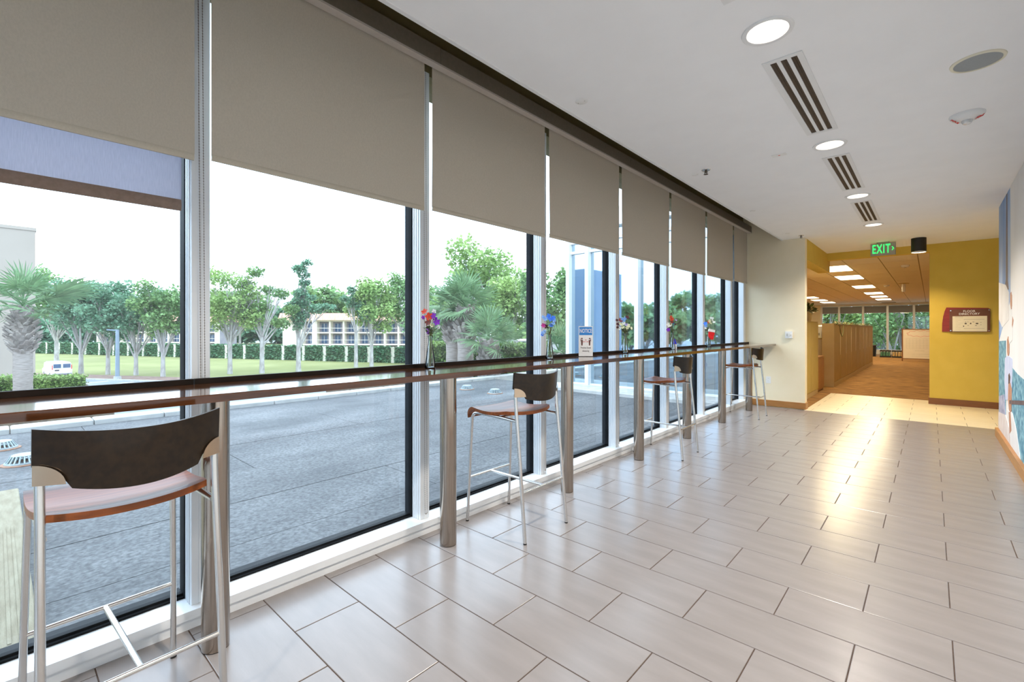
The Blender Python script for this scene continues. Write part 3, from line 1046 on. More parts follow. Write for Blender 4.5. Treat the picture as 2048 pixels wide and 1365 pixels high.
bouquet(*VP[2], 'mixed bouquet of maroon, blue and cream artificial flowers', [
    (-0.085, 0.330, 0, 'maroon', 0.013), (-0.075, 0.290, 0, 'maroon', 0.014), (-0.078, 0.260, 0, 'maroon', 0.012), (-0.048, 0.330, 0, 'dred', 0.018), (-0.020, 0.335, 0, 'lblue', 0.020),
    (0.000, 0.350, 0, 'lblue', 0.016), (0.020, 0.360, 0, 'maroon', 0.018), (-0.045, 0.290, 0, 'cream', 0.018), (-0.025, 0.260, 0, 'cream', 0.016), (0.010, 0.285, 0, 'lilac', 0.015),
    (0.030, 0.275, 0, 'cream', 0.018), (-0.055, 0.250, 0, 'white', 0.014), (0.065, 0.250, 0.01, 'cream', 0.012), (0.018, 0.255, 0, 'cream', 0.014), (-0.015, 0.300, 0, 'white', 0.014)], 3, 10)
bouquet(*VP[3], 'slim bouquet with a red flower spike and white flowers', [
    (-0.020, 0.425, 0, 'maroon', 0.010), (-0.025, 0.385, 0, 'red', 0.019), (-0.012, 0.362, 0, 'red', 0.020), (-0.015, 0.330, 0, 'dred', 0.019), (-0.024, 0.310, 0, 'dred', 0.013),
    (-0.050, 0.290, 0, 'white', 0.024), (-0.028, 0.300, 0, 'cream', 0.017), (-0.055, 0.235, 0, 'purple', 0.019), (0.045, 0.350, 0.02, 'lilac', 0.012), (0.030, 0.300, 0, 'maroon', 0.009)], 4, 16)
bouquet(*VP[4], 'bouquet of white daisies with one blue and one red bloom', [
    (0.035, 0.400, 0, 'white', 0.014), (0.055, 0.395, 0, 'white', 0.014), (0.050, 0.370, 0, 'white', 0.012), (-0.005, 0.345, 0, 'red', 0.019), (0.008, 0.360, 0, 'cream', 0.018),
    (-0.045, 0.320, 0, 'blue', 0.022), (-0.040, 0.290, 0, 'lblue', 0.018), (0.022, 0.330, 0, 'cream', 0.020), (0.075, 0.340, 0, 'white', 0.016), (-0.045, 0.255, 0, 'white', 0.013)], 5, 6)

# gnome figurine
g = thing('gnome_figurine', 'tiny gnome figurine with a pointed blue hat and white beard', 'figurine', (-2.335, 5.565, CT))
MB().lathe([(0.0, 0.0), (0.026, 0.0), (0.029, 0.015), (0.025, 0.045), (0.016, 0.066), (0.0, 0.070)], n=16).build('body', mat('gnome_grey', (0.55, 0.58, 0.66), 0.8, col2=(0.7, 0.72, 0.78), scale=30), g, True)
MB().lathe([(0.022, 0.066), (0.026, 0.064), (0.020, 0.082), (0.012, 0.105), (0.004, 0.126), (0.0, 0.130)], n=16).build('hat', mat('gnome_blue_felt', (0.01, 0.015, 0.55), 0.9, col2=(0.015, 0.02, 0.62), scale=40), g, True)
MB().add([(0.012, -0.022, 0.062), (0.030, -0.004, 0.062), (0.034, -0.020, 0.040), (0.026, -0.022, 0.014)], [(0, 1, 2), (0, 2, 3)]).build('beard', M_PAPER, g, fix=False)
MB().lathe([(0.0, -0.006), (0.006, 0.0), (0.0, 0.006)], (0.024, -0.020, 0.062), 8).build('nose', mat('gnome_nose', (0.7, 0.4, 0.3), 0.7, col2=(0.72, 0.42, 0.32), scale=30), g, True)

# red stocking hanging from the last vase
sk = thing('christmas_stocking', 'small red stocking with a white cuff hanging on the last vase', 'stocking', (-2.295, 6.695, CT + 0.135))
SKP = [(-0.030, 0.085), (0.046, 0.072), (0.050, 0.045), (0.038, 0.015), (0.034, -0.022), (0.018, -0.036), (-0.002, -0.030), (-0.022, -0.006), (-0.036, 0.020), (-0.034, 0.045)]
O = -FW * 0.012
MB().prism(SKP, O, RT, UP, -FW, 0.0, 0.014).build('sock', mat('red_felt', (0.72, 0.012, 0.015), 0.9, col2=(0.80, 0.02, 0.02), scale=50), sk)
MB().prism([(-0.036, 0.082), (0.052, 0.067), (0.055, 0.100), (-0.030, 0.118)], O, RT, UP, -FW, -0.003, 0.018).build('cuff', M_PAPER, sk)
MB().tube([O + RT * -0.02 + UP * 0.116 - FW * 0.007, O + RT * -0.022 + UP * 0.145 - FW * 0.004, O + RT * -0.012 + UP * 0.116 - FW * 0.007], 0.0015, 5).build('loop', M_PAPER, sk)

# notice sign
sg = thing('notice_sign', 'upright white notice sign with blue header in an acrylic stand', 'sign', (-2.30, 3.54, CT))
hw = 0.063
MB().prism([(-hw, 0.004), (hw, 0.004), (hw, 0.272), (-hw, 0.272)], (0, 0, 0), RT, UP, -FW, -0.0015, 0.0015).build('card', M_PAPER, sg)
MB().prism([(-hw - 0.03, 0), (hw + 0.035, 0), (hw + 0.035, 0.004), (-hw - 0.03, 0.004)], (0, 0, 0), RT, UP, -FW, -0.04, 0.03).build('acrylic_base', M_ACRYL, sg)
MB().prism([(-hw + 0.005, 0.192), (hw - 0.005, 0.192), (hw - 0.005, 0.264), (-hw + 0.005, 0.264)], (0, 0, 0), RT, UP, -FW, 0.0015, 0.0022).build('blue_header', M_BLUE, sg)
MB().prism([(-hw + 0.005, 0.192), (hw - 0.005, 0.192), (hw - 0.005, 0.264), (-hw + 0.005, 0.264)], (0, 0, 0), RT, UP, FW, 0.0015, 0.0022).build('blue_header', M_BLUE, sg)
text_obj('lettering', 'NOTICE', 0.050, UP * 0.228 - FW * 0.0023, RT, UP, -FW, M_PAPER, sg, 0.0006, 0.0006, 0.60)
text_obj('lettering', 'Practice Social', 0.021, UP * 0.078 - FW * 0.0016, RT, UP, -FW, M_INK, sg, 0.0005, 0.0003, 0.74)
text_obj('lettering', 'distancing', 0.021, UP * 0.050 - FW * 0.0016, RT, UP, -FW, M_INK, sg, 0.0005, 0.0003, 0.74)
text_obj('lettering', '6ft', 0.014, UP * 0.148 - FW * 0.0016, RT, UP, -FW, M_RED, sg, 0.0005, 0.0002)
for s in (-1, 1):
    c = s * 0.034
    m = MB()
    m.prism([(c + 0.006 * cos(a), 0.160 + 0.008 * sin(a)) for a in [2 * pi * q / 10 for q in range(10)]], (0, 0, 0), RT, UP, -FW, 0.0015, 0.0021)
    m.prism([(c - 0.008, 0.148), (c + 0.008, 0.148), (c + 0.007, 0.120), (c + 0.005, 0.098), (c - 0.005, 0.098), (c - 0.007, 0.120)], (0, 0, 0), RT, UP, -FW, 0.0015, 0.0021)
    m.prism([(c + s * 0.008, 0.146), (c + s * 0.014, 0.130), (c + s * 0.012, 0.165), (c + s * 0.009, 0.165)], (0, 0, 0), RT, UP, -FW, 0.0015, 0.0021)
    m.build('figure_pictogram', mat('maroon_print', (0.10, 0.02, 0.015), 0.6, col2=(0.12, 0.025, 0.02), scale=30), sg)
m = MB()
m.prism([(-0.016, 0.1305), (0.016, 0.1305), (0.016, 0.1335), (-0.016, 0.1335)], (0, 0, 0), RT, UP, -FW, 0.0015, 0.0021)
for s in (-1, 1):
    m.prism([(s * 0.024, 0.132), (s * 0.015, 0.138), (s * 0.015, 0.126)], (0, 0, 0), RT, UP, -FW, 0.0015, 0.0021)
m.build('arrow', M_RED, sg)

# ------------------------------------------------------------------ wall fittings
t = thing('thermostat', 'square white thermostat with a dial on the cream wall', 'thermostat', (-1.782, YE, 1.237))
MB().box(-0.052, 0.052, -0.022, 0, -0.058, 0.058).build('body', M_PLASTIC, t)
MB().tube([(0.012, -0.021, 0.0), (0.012, -0.034, 0.0)], 0.022, 20).build('dial', mat('offwhite_dial', (0.70, 0.70, 0.66), 0.4, col2=(0.72, 0.72, 0.68), scale=20), t)
MB().box(-0.030, -0.018, -0.0235, -0.0222, -0.02, 0.02).build('scale', M_GREYINK, t)
t = thing('wall_outlet', 'white duplex power outlet low on the cream wall', 'outlet', (-2.093, YE, 0.454))
MB().box(-0.038, 0.038, -0.007, 0, -0.058, 0.058).build('plate', M_PLASTIC, t)
for s in (-1, 1):
    r = MB().tube([(0, -0.006, s * 0.022), (0, -0.010, s * 0.022)], 0.016, 16).build('receptacle', M_PLASTIC, t)
    m = MB()
    m.box(-0.007, -0.005, -0.0108, -0.0098, s * 0.022 - 0.002, s * 0.022 + 0.007)
    m.box(0.005, 0.007, -0.0108, -0.0098, s * 0.022 - 0.002, s * 0.022 + 0.007)
    m.build('slot', M_INK, r)

# floor directory
YF = YD - 0.0005
t = thing('floor_directory_sign', 'brown and red floor directory sign on the mustard wall', 'sign', (0.44, YF, 1.288))
ry, up, nn = Vector((1, 0, 0)), UP, Vector((0, -1, 0))
pts = [(-0.296, 0.0), (0.28, 0.0), (0.28, 0.40), (-0.240, 0.425)] + [(-0.262, 0.36), (-0.282, 0.26), (-0.294, 0.14)]
MB().prism(pts, (0, 0, 0), ry, up, nn, 0.0, 0.012).build('red_panel', mat('red_wood_panel', (0.24, 0.022, 0.008), 0.35, col2=(0.30, 0.03, 0.01), scale=6, stretch=(1, 1, 8)), t)
MB().prism([(-0.20, -0.004), (0.298, -0.004), (0.298, 0.385), (-0.20, 0.385)], (0, 0, 0), ry, up, nn, 0.020, 0.026).build('brown_panel', mat('brown_sign_panel', (0.14, 0.045, 0.014), 0.35, col2=(0.16, 0.052, 0.017), scale=6), t)
MB().prism([(-0.162, 0.006), (0.260, 0.006), (0.260, 0.268), (-0.162, 0.268)], (0, 0, 0), ry, up, nn, 0.0262, 0.028).build('map_paper', mat('map_paper', (0.78, 0.72, 0.56), 0.6, col2=(0.80, 0.74, 0.58), scale=9), t)
text_obj('lettering', 'FLOOR', 0.047, (0.045, -0.027, 0.350), ry, up, nn, M_PAPER, t, 0.0008, 0.0006)
text_obj('lettering', 'DIRECTORY', 0.047, (0.045, -0.027, 0.304), ry, up, nn, M_PAPER, t, 0.0008, 0.0006)
for (a, c) in ((-0.185, 0.02), (-0.185, 0.365), (0.282, 0.02), (0.282, 0.365)):
    MB().tube([(a, -0.0005, c), (a, -0.032, c)], 0.008, 12).build('standoff', M_CHROME, t)
m = MB()
for (a, c, w, h) in ((-0.01, 0.13, 0.024, 0.020), (0.055, 0.13, 0.016, 0.022), (0.125, 0.13, 0.030, 0.020), (-0.005, 0.165, 0.012, 0.006), (0.025, 0.165, 0.010, 0.006), (0.085, 0.165, 0.022, 0.006),
                     (0.025, 0.105, 0.014, 0.006), (0.115, 0.102, 0.024, 0.007), (-0.03, 0.085, 0.012, 0.020), (0.18, 0.155, 0.012, 0.006), (0.18, 0.115, 0.012, 0.006)):
    m.prism([(a, c), (a + w, c), (a + w, c + h), (a, c + h)], (0, 0, 0), ry, up, nn, 0.028, 0.0286)
m.prism([(-0.13, 0.252), (-0.03, 0.252), (-0.03, 0.256), (-0.13, 0.256)], (0, 0, 0), ry, up, nn, 0.028, 0.0286)
m.build('floor_plan_rooms', M_INK, t)
m = MB()
for k in range(8):
    m.prism([(-0.125, 0.225 - k * 0.026), (-0.03 - 0.03 * (k % 3), 0.225 - k * 0.026), (-0.03 - 0.03 * (k % 3), 0.228 - k * 0.026), (-0.125, 0.228 - k * 0.026)], (0, 0, 0), ry, up, nn, 0.028, 0.0285)
for k in range(14):
    a = -0.02 + k * 0.018
    for c in (0.05, 0.205):
        m.prism([(a, c), (a + 0.012, c), (a + 0.012, c + 0.010), (a, c + 0.010)], (0, 0, 0), ry, up, nn, 0.028, 0.0285)
m.build('floor_plan_lines', mat('faint_ink', (0.50, 0.46, 0.36), 0.6, col2=(0.52, 0.48, 0.38), scale=20), t)

# exit sign
t = thing('exit_sign', 'green lit EXIT sign with a right chevron hanging from the ceiling', 'exit sign', (-0.62, 10.35, CZ))
MB().box(-0.085, 0.085, -0.03, 0.03, -0.018, -0.0005).build('canopy', M_GREYINK, t)
MB().cbox(-0.172, 0.172, -0.024, 0.024, -0.232, -0.018, 0.004).build('housing', mat('exit_grey_metal', (0.36, 0.33, 0.27), 0.45, metal=0.3, col2=(0.40, 0.37, 0.30), scale=8), t)
M_EXIT = mat('exit_green', (0.02, 0.5, 0.05), 0.5, emit=(0.02, 1.0, 0.12), estr=1.1, col2=(0.03, 0.55, 0.06), scale=10)
text_obj('lettering', 'EXIT', 0.215, (-0.025, -0.0245, -0.125), ry, up, nn, M_EXIT, t, 0.0015, 0.0025, 0.50, sp=1.18)
MB().prism([(0.118, -0.095), (0.126, -0.088), (0.150, -0.122), (0.126, -0.156), (0.118, -0.149), (0.138, -0.122)], (0, 0, 0), ry, up, nn, 0.024, 0.026).build('chevron', M_EXIT, t)

# black can light
t = thing('can_light', 'black cylinder ceiling light beside the exit sign', 'ceiling light', (-0.152, 10.3, CZ))
MB().lathe([(0.0, -0.0005), (0.099, -0.0005), (0.099, -0.225), (0.094, -0.225), (0.090, -0.19), (0.0, -0.18)], n=40).build('housing', M_BLACK, t, True)
MB().lathe([(0.094, -0.222), (0.099, -0.222), (0.099, -0.238), (0.092, -0.238)], n=40, closed=True).build('trim_ring', M_PAPER, t, True)
MB().lathe([(0.0, -0.186), (0.07, -0.186), (0.07, -0.192), (0.0, -0.192)], n=24).build('lens', M_LAMP, t)
ld = bpy.data.lights.new('can_lamp', 'SPOT')
ld.energy = 85
ld.spot_size = radians(120)
ld.spot_blend = 0.7
ld.shadow_soft_size = 0.06
ld.color = (1.0, 0.78, 0.48)
lo = bpy.data.objects.new('can_lamp', ld)
COL.objects.link(lo)
lo.parent = t
lo.location = (0, 0, -0.20)

# ------------------------------------------------------------------ office beyond the opening
OZ = 2.745
YO = 32.0
M_PANEL = mat('office_ceiling_panel', (0.74, 0.66, 0.50), 0.95, col2=(0.78, 0.70, 0.54), scale=60, bump=0.1, bscale=200)
M_GRID = mat('office_ceiling_grid', (0.30, 0.22, 0.10), 0.7, col2=(0.33, 0.25, 0.12), scale=9)
b = MB()
b.box(-6.4, 3.0, YD + 0.16, YO + 0.3, OZ + 0.012, OZ + 0.12)
b.box(-6.4, -1.75, 9.5, YD + 0.16, OZ + 0.012, OZ + 0.12)
oceil = struct('ceiling', b, M_GRID)
pan = {}
TROF = [(-2, k) for k in range(0, 6)] + [(-7, k) for k in range(2, 6)]
trof_cells = set()
gx, gy = 0.585, 1.22
GX0 = -0.775           # joint that runs beside the smoke detector
for k in range(7):
    trof_cells.add((-2, 1 + int(round(k * 2.5))))
    trof_cells.add((-6, 2 + int(round(k * 2.5))))
n_p = 0
for j in range(0, 17):
    for i in range(-9, 6):
        if (i, j) in trof_cells:
            continue
        x0 = GX0 + i * gx
        y0 = 11.32 + j * gy
        me = pan.get('p')
        if me is None:
            me = MB().box(0.008, gx - 0.008, 0.008, gy - 0.008, 0.0, 0.012).mesh('ceiling_panel', M_PANEL)
            pan['p'] = me
        link('ceiling_panel', me, oceil, (x0, y0, OZ))
        n_p += 1
tk = 0
TL = {-2: 'office troffer light from the opening, row beside the cabinet run', -6: 'office troffer light from the opening, row far beyond the cabinets'}
M_TROF = mat('troffer_glow', (1, 1, 1), 0.5, emit=(1.0, 0.84, 0.55), estr=2.6, col2=(0.96, 0.96, 0.96), scale=5)
ORD = ['first', 'second', 'third', 'fourth', 'fifth', 'sixth', 'seventh']
cnt_row = {-2: 0, -6: 0}
for (i, j) in sorted(trof_cells, key=lambda c: (c[0] != -2, c[1])):
    x0, y0 = GX0 + i * gx, 11.32 + j * gy
    if y0 + gy > YO:
        continue
    lab = ORD[cnt_row[i]] + ' ' + TL[i]
    cnt_row[i] += 1
    t = thing('ceiling_troffer', lab, 'ceiling light', (x0 + gx / 2, y0 + gy / 2, OZ), 0, 'fluorescent troffers in the office ceiling')
    f = MB()
    f.box(-gx / 2 + 0.006, gx / 2 - 0.006, -gy / 2 + 0.006, gy / 2 - 0.006, 0.001, 0.012)
    f.build('housing', M_WHITE, t)
    MB().box(-gx / 2 + 0.03, gx / 2 - 0.03, -gy / 2 + 0.03, gy / 2 - 0.03, -0.006, 0.0005).build('diffuser', M_TROF, t)
    if tk % 2 == 0 or i == -2:
        ld = bpy.data.lights.new('troffer_lamp', 'AREA')
        ld.shape = 'RECTANGLE'
        ld.size, ld.size_y = gx - 0.08, gy - 0.08
        ld.energy = TROFFER_W
        ld.color = (1.0, 0.82, 0.48)
        lo = bpy.data.objects.new('troffer_lamp', ld)
        COL.objects.link(lo)
        lo.parent = t
        lo.location = (0, 0, -0.02)
    tk += 1

# office side walls
b = MB()
b.box(2.9, 3.0, YD + 0.3, YO, -0.16, OZ + 0.1)
struct('wall_office_right', b, M_WALLC)
b = MB()
b.box(-6.50, -6.4, 9.5, YO, -0.5, 3.9)
b.box(-6.50, -2.80, 9.43, 9.5, -0.5, 3.9)
b.box(-2.80, -1.75, 9.14, 9.2, -0.16, OZ + 0.1)
b.box(-6.4, -4.75, YO, YO + 0.2, -0.16, OZ + 0.1)
struct('wall_office_left', b, M_WALLC)

# office window wall
wf = sempty('wall_office_far', (0, YO, 0))
m = MB()
m.box(-4.75, 3.0, 0, 0.14, -0.16, 0.25)
m.box(-4.75, 3.0, 0, 0.14, 2.62, OZ + 0.1)
m.build('sill_wall', M_WHITE, wf)
k = 0
for x in (-4.71, -3.87, -2.78, -1.73, -0.656, 0.42, 1.49, 2.56):
    MB().box(x - 0.05, x + 0.05, -0.02, 0.12, 0.25, 2.62).build('mullion', M_ALU, wf)
xs = (-4.71, -3.87, -2.78, -1.73, -0.656, 0.42, 1.49, 2.56)
GL2 = glass_mat('office_glass', (0.9, 0.95, 0.93), 1.5)
ORD2 = ['first', 'second', 'third', 'fourth', 'fifth', 'sixth', 'seventh']
for k in range(5):
    a, c = xs[k] + 0.05, xs[k + 1] - 0.05
    MB().add([(a, 0.08, 0.25), (c, 0.08, 0.25), (c, 0.08, 2.62), (a, 0.08, 2.62)], [(0, 1, 2, 3)]).build('glass_pane', GL2, wf)
    t = thing('office_blind', ORD2[k] + ' short grey roller blind at the top of the office window wall', 'blind', ((a + c) / 2, YO + 0.02, 2.23), 0, 'grey blinds on the office windows')
    h = (c - a) / 2
    MB().box(-h, h, -0.004, 0.004, 0.02, 0.38).build('fabric', mat('grey_blind', (0.36, 0.35, 0.33), 0.9, col2=(0.39, 0.38, 0.36), scale=200, translucent=0.3), t)
    MB().tube([(-h, 0, 0.012), (h, 0, 0.012)], 0.012, 8).build('hem_bar', M_ALU, t)
for k in range(5, 7):
    a, c = xs[k] + 0.05, xs[k + 1] - 0.05
    MB().add([(a, 0.08, 0.25), (c, 0.08, 0.25), (c, 0.08, 2.62), (a, 0.08, 2.62)], [(0, 1, 2, 3)]).build('glass_pane', GL2, wf)

# cabinets
M_CAB = mat('olive_cabinet_laminate', (0.50, 0.38, 0.11), 0.5, col2=(0.54, 0.41, 0.13), scale=6)
M_CAB2 = mat('tan_cabinet_laminate', (0.46, 0.32, 0.10), 0.5, col2=(0.50, 0.35, 0.12), scale=6)
M_CABF = mat('cream_cabinet_frame', (0.58, 0.44, 0.21), 0.5, col2=(0.61, 0.47, 0.24), scale=6)
M_CABW = mat('offwhite_panel', (0.72, 0.62, 0.42), 0.5, col2=(0.74, 0.64, 0.44), scale=6)
t = thing('tall_cabinet', 'olive tall storage cabinet with potted plants on top', 'cabinet', (-2.0, 10.4, 0))
MB().box(-0.25, 0.24, -1.2, 1.06, 0.09, 1.475).build('body', M_CAB, t)
MB().box(-0.25, 0.255, -1.2, 1.065, 1.475, 1.49).build('top', M_CAB2, t)
MB().box(-0.25, 0.25, -1.2, 1.06, 0.0, 0.088).build('plinth', M_CABF, t)
for (a, c) in ((-1.2, -0.5), (-0.49, 0.27), (0.28, 1.05)):
    d = MB().box(0.241, 0.258, a, c, 0.10, 1.465).build('door', M_CAB, t)
    MB().box(0.258, 0.264, c - 0.05, c - 0.035, 0.75, 0.95).build('handle', M_CABF, d)

t = thing('cabinet_run', 'long run of tan tall cabinet doors with a garland on top', 'cabinet', (-1.78, 17.7, 0))
MB().box(-0.11, 0.10, -4.72, 4.85, 0.10, 1.45).build('body', M_BASED, t)
MB().box(-0.115, 0.118, -4.76, -4.72, 0.0, 1.47).build('end_panel', M_CABF, t)
MB().box(-0.11, 0.118, 4.85, 4.88, 0.0, 1.45).build('end_panel', M_CABF, t)
MB().box(-0.11, 0.118, -4.72, 4.85, 0.0, 0.098).build('plinth', M_CABF, t)
MB().box(-0.115, 0.12, -4.72, 4.85, 1.45, 1.462).build('top', M_CABF, t)
for k in range(9):
    a = -4.70 + k * 1.06
    d = MB().box(0.101, 0.114, a + 0.02, a + 1.04, 0.11, 1.44).build('door', M_CAB2, t)
    MB().box(0.114, 0.119, a + 0.985, a + 1.010, 0.70, 1.40).build('edge_pull', M_CABW, d)
# garland along the cabinet top
gl = thing('leaf_garland', 'thin leafy garland lying along the cabinet run top', 'garland', (-1.70, 17.7, 1.462))
m = MB()
gr = random.Random(9)
path = [(gr.uniform(-0.02, 0.02), -4.6 + 9.3 * q / 60, 0.006 + gr.uniform(0, 0.02)) for q in range(61)]
m.tube(path, 0.006, 5)
m.build('vine', M_STEM, gl)
m = MB()
for q in range(260):
    p = Vector((gr.uniform(-0.05, 0.05), gr.uniform(-4.6, 4.7), gr.uniform(0.012, 0.05)))
    d = Vector((gr.uniform(-1, 1), gr.uniform(-1, 1), gr.uniform(-0.2, 0.8))).normalized() * gr.uniform(0.03, 0.06)
    e = d.cross(UP) * 0.35
    m.add([p, p + d * 0.5 + e, p + d, p + d * 0.5 - e], [(0, 1, 2, 3)])
o = m.build('leaves', mat('garland_leaf', (0.10, 0.10, 0.03), 0.6, col2=(0.2, 0.17, 0.06), scale=20, island=0.4), gl, fix=False)
o['kind'] = 'stuff'
m = MB()
m.tube([(0.06, -4.62, 0.0), (0.125, -4.55, -0.05), (0.127, -4.45, -0.22), (0.127, -4.2, -0.30), (0.127, -4.05, -0.20), (0.125, -3.95, -0.03)], 0.008, 5)
m.build('vine', M_STEM, gl)

t = thing('desk_end_unit', 'off-white workstation end unit beside the cabinet run', 'cabinet', (-2.25, 13.6, 0))
MB().box(-0.35, 0.34, -0.5, 0.9, 0.0, 1.10).build('body', M_CABW, t)
MB().box(-0.355, 0.35, -0.512, 0.905, 1.10, 1.125).build('top', M_CAB2, t)
MB().box(-0.33, 0.33, -0.51, -0.50, 0.12, 1.06).build('front_panel', M_CABW, t)
MB().box(-0.35, 0.34, -0.505, -0.5, 0.0, 0.10).build('plinth', M_CABF, t)
t = thing('printer', 'white office printer on the workstation end unit', 'printer', (-2.12, 13.5, 1.125))
MB().cbox(-0.25, 0.2, -0.35, 0.2, 0.0, 0.30, 0.02).build('body', M_PLASTIC, t)
MB().box(-0.2, 0.15, -0.355, -0.35, 0.06, 0.12).build('paper_slot', M_GREYINK, t)
MB().box(-0.22, 0.17, -0.30, 0.1, 0.30, 0.315).build('lid', M_CABW, t)
t = thing('wooden_side_cabinet', 'low orange wood cabinet beyond the olive cabinet', 'cabinet', (-1.98, 12.0, 0))
MB().box(-0.2, 0.2, -0.40, 0.35, 0.03, 0.72).build('body', M_BASEB, t)
MB().box(-0.21, 0.212, -0.41, 0.36, 0.72, 0.745).build('top', M_BASEB, t)
MB().box(-0.19, 0.19, -0.38, 0.33, 0.0, 0.03).build('plinth', M_BASED, t)
MB().box(0.2, 0.212, -0.38, 0.33, 0.06, 0.70).build('door', M_BASEB, t)

M_POT = mat('tan_pot', (0.60, 0.42, 0.17), 0.6, col2=(0.65, 0.46, 0.20), scale=10)
M_PLANT = mat('plant_leaf', (0.06, 0.09, 0.012), 0.5, col2=(0.22, 0.22, 0.04), scale=12, island=0.35)


def potted(x, y, z, lab, seed, r=0.10, h=0.2):
    t = thing('potted_plant', lab, 'plant', (x, y, z), 0, 'potted plants on the olive cabinet')
    MB().lathe([(0.0, 0.0), (r * 0.72, 0.0), (r, h), (r * 0.92, h), (r * 0.9, h - 0.03), (0.0, h - 0.03)], n=20).build('pot', M_POT, t, True)
    rg = random.Random(seed)
    m = MB()
    for q in range(150):
        a = rg.uniform(0, 2 * pi)
        el = rg.uniform(0.05, 1.4)
        d = Vector((cos(a) * cos(el), sin(a) * cos(el), sin(el)))
        p = Vector((0, 0, h - 0.02)) + d * rg.uniform(0.03, 0.15)
        d = (d + Vector((rg.uniform(-.5, .5), rg.uniform(-.5, .5), rg.uniform(-.6, .4)))).normalized() * rg.uniform(0.06, 0.11)
        e = d.cross(Vector((rg.uniform(-1, 1), rg.uniform(-1, 1), 1))).normalized() * d.length * 0.3
        m.add([p, p + d * 0.5 + e, p + d, p + d * 0.5 - e], [(0, 1, 2, 3)])
    m.build('foliage', M_PLANT, t, fix=False)['kind'] = 'stuff'
    m = MB()
    for q in range(5):
        m.tube([(0, 0, h - 0.03), (rg.uniform(-.05, .05), rg.uniform(-.05, .05), h + 0.1)], 0.004, 5)
    m.build('stem', M_STEM, t)


potted(-1.86, 10.95, 1.49, 'leafy green plant in a tan pot near the cabinet corner', 3)
potted(-1.95, 10.45, 1.49, 'second leafy green plant in a tan pot on the olive cabinet', 4)

# whiteboard
t = thing('whiteboard', 'wheeled whiteboard with a drawn table and a red cloud outline', 'whiteboard', (-0.30, 25.7, 0))
MB().box(-0.58, 0.62, -0.02, 0.02, 0.12, 1.33).build('board', mat('whiteboard_surface', (0.84, 0.78, 0.66), 0.3, col2=(0.86, 0.80, 0.68), scale=5), t)
m = MB()
m.box(-0.62, -0.58, -0.03, 0.03, 0.0, 1.36)
m.box(0.62, 0.66, -0.03, 0.03, 0.0, 1.36)
m.box(-0.58, 0.62, -0.03, 0.03, 1.33, 1.36)
m.box(-0.58, 0.62, -0.03, 0.03, 0.09, 0.12)
m.build('frame', M_BASED, t)
m = MB()
for k in range(7):
    m.box(-0.48, 0.40, -0.0225, -0.0205, 0.95 - k * 0.07, 0.953 - k * 0.07)
for k in range(9):
    m.box(-0.48 + k * 0.11, -0.4775 + k * 0.11, -0.0225, -0.0205, 0.53, 0.953)
m.box(-0.2, 0.1, -0.0225, -0.0205, 0.44, 0.446)
m.box(-0.30, 0.3, -0.0225, -0.0205, 0.30, 0.304)
m.box(-0.30, 0.3, -0.0225, -0.0205, 0.22, 0.224)
m.build('drawn_table', M_GREYINK, t)
m = MB()
pts = [(0.42 * cos(a) * (1 + 0.06 * sin(11 * a)) - 0.02, -0.022, 1.16 + 0.12 * sin(a) * (1 + 0.15 * sin(11 * a))) for a in [2 * pi * q / 60 for q in range(60)]]
m.tube(pts, 0.004, 4, closed=True)
m.build('drawn_cloud', M_RED, t)
# crates
for k, (x, col2, lab) in enumerate(((-1.62, (0.06, 0.20, 0.12), 'black crate with green bottles on the office floor under the window'), (-1.17, (0.55, 0.36, 0.14), 'black crate with tan packets on the office floor under the window'))):
    t = thing('storage_crate', lab, 'crate', (x, 28.6, 0), 0, 'black crates under the office window')
    m = MB()
    for (a, c, d, e) in ((-0.21, 0.21, -0.16, -0.15), (-0.21, 0.21, 0.15, 0.16), (-0.21, -0.20, -0.15, 0.15), (0.20, 0.21, -0.15, 0.15)):
        m.box(a, c, d, e, 0.0, 0.07)
        m.box(a, c, d, e, 0.28, 0.34)
    for x2 in (-0.20, -0.10, 0.0, 0.10, 0.19):
        m.box(x2, x2 + 0.015, -0.158, -0.152, 0.07, 0.28)
    m.box(-0.2, 0.2, -0.15, 0.15, 0.0, 0.01)
    m.build('crate_body', M_BLACK, t)
    for q in range(6):
        MB().box(-0.18 + 0.06 * q, -0.135 + 0.06 * q, -0.13, 0.1, 0.012, 0.25 + 0.02 * (q % 2)).build('packet', mat('crate_content_%d' % k, col2, 0.6, col2=tuple(c * 1.3 for c in col2), scale=10), t)
# dark chair and bin by the window
t = thing('office_bin', 'dark waste bin standing by the office window', 'bin', (-2.15, 29.0, 0))
MB().lathe([(0.0, 0.0), (0.14, 0.0), (0.17, 0.55), (0.16, 0.55), (0.13, 0.02), (0.0, 0.02)], n=20).build('bin_body', M_BLACK, t, True)
MB().lathe([(0.165, 0.54), (0.18, 0.55), (0.17, 0.57)], n=20, closed=True).build('rim', M_INK, t)
t = thing('bookcase', 'dark shelving unit past the end of the cabinet run', 'shelf', (-2.2, 26.2, 0))
m = MB()
m.box(-0.4, -0.37, -0.9, 0.9, 0, 1.2)
for z in (0.05, 0.42, 0.8, 1.18):
    m.box(-0.4, 0.05, -0.9, 0.9, z, z + 0.025)
m.build('shelf', M_BASED, t)
m = MB()
m.box(-0.4, 0.05, -0.92, -0.9, 0, 1.21)
m.box(-0.4, 0.05, 0.9, 0.92, 0, 1.21)
m.build('side_panel', M_BASED, t)
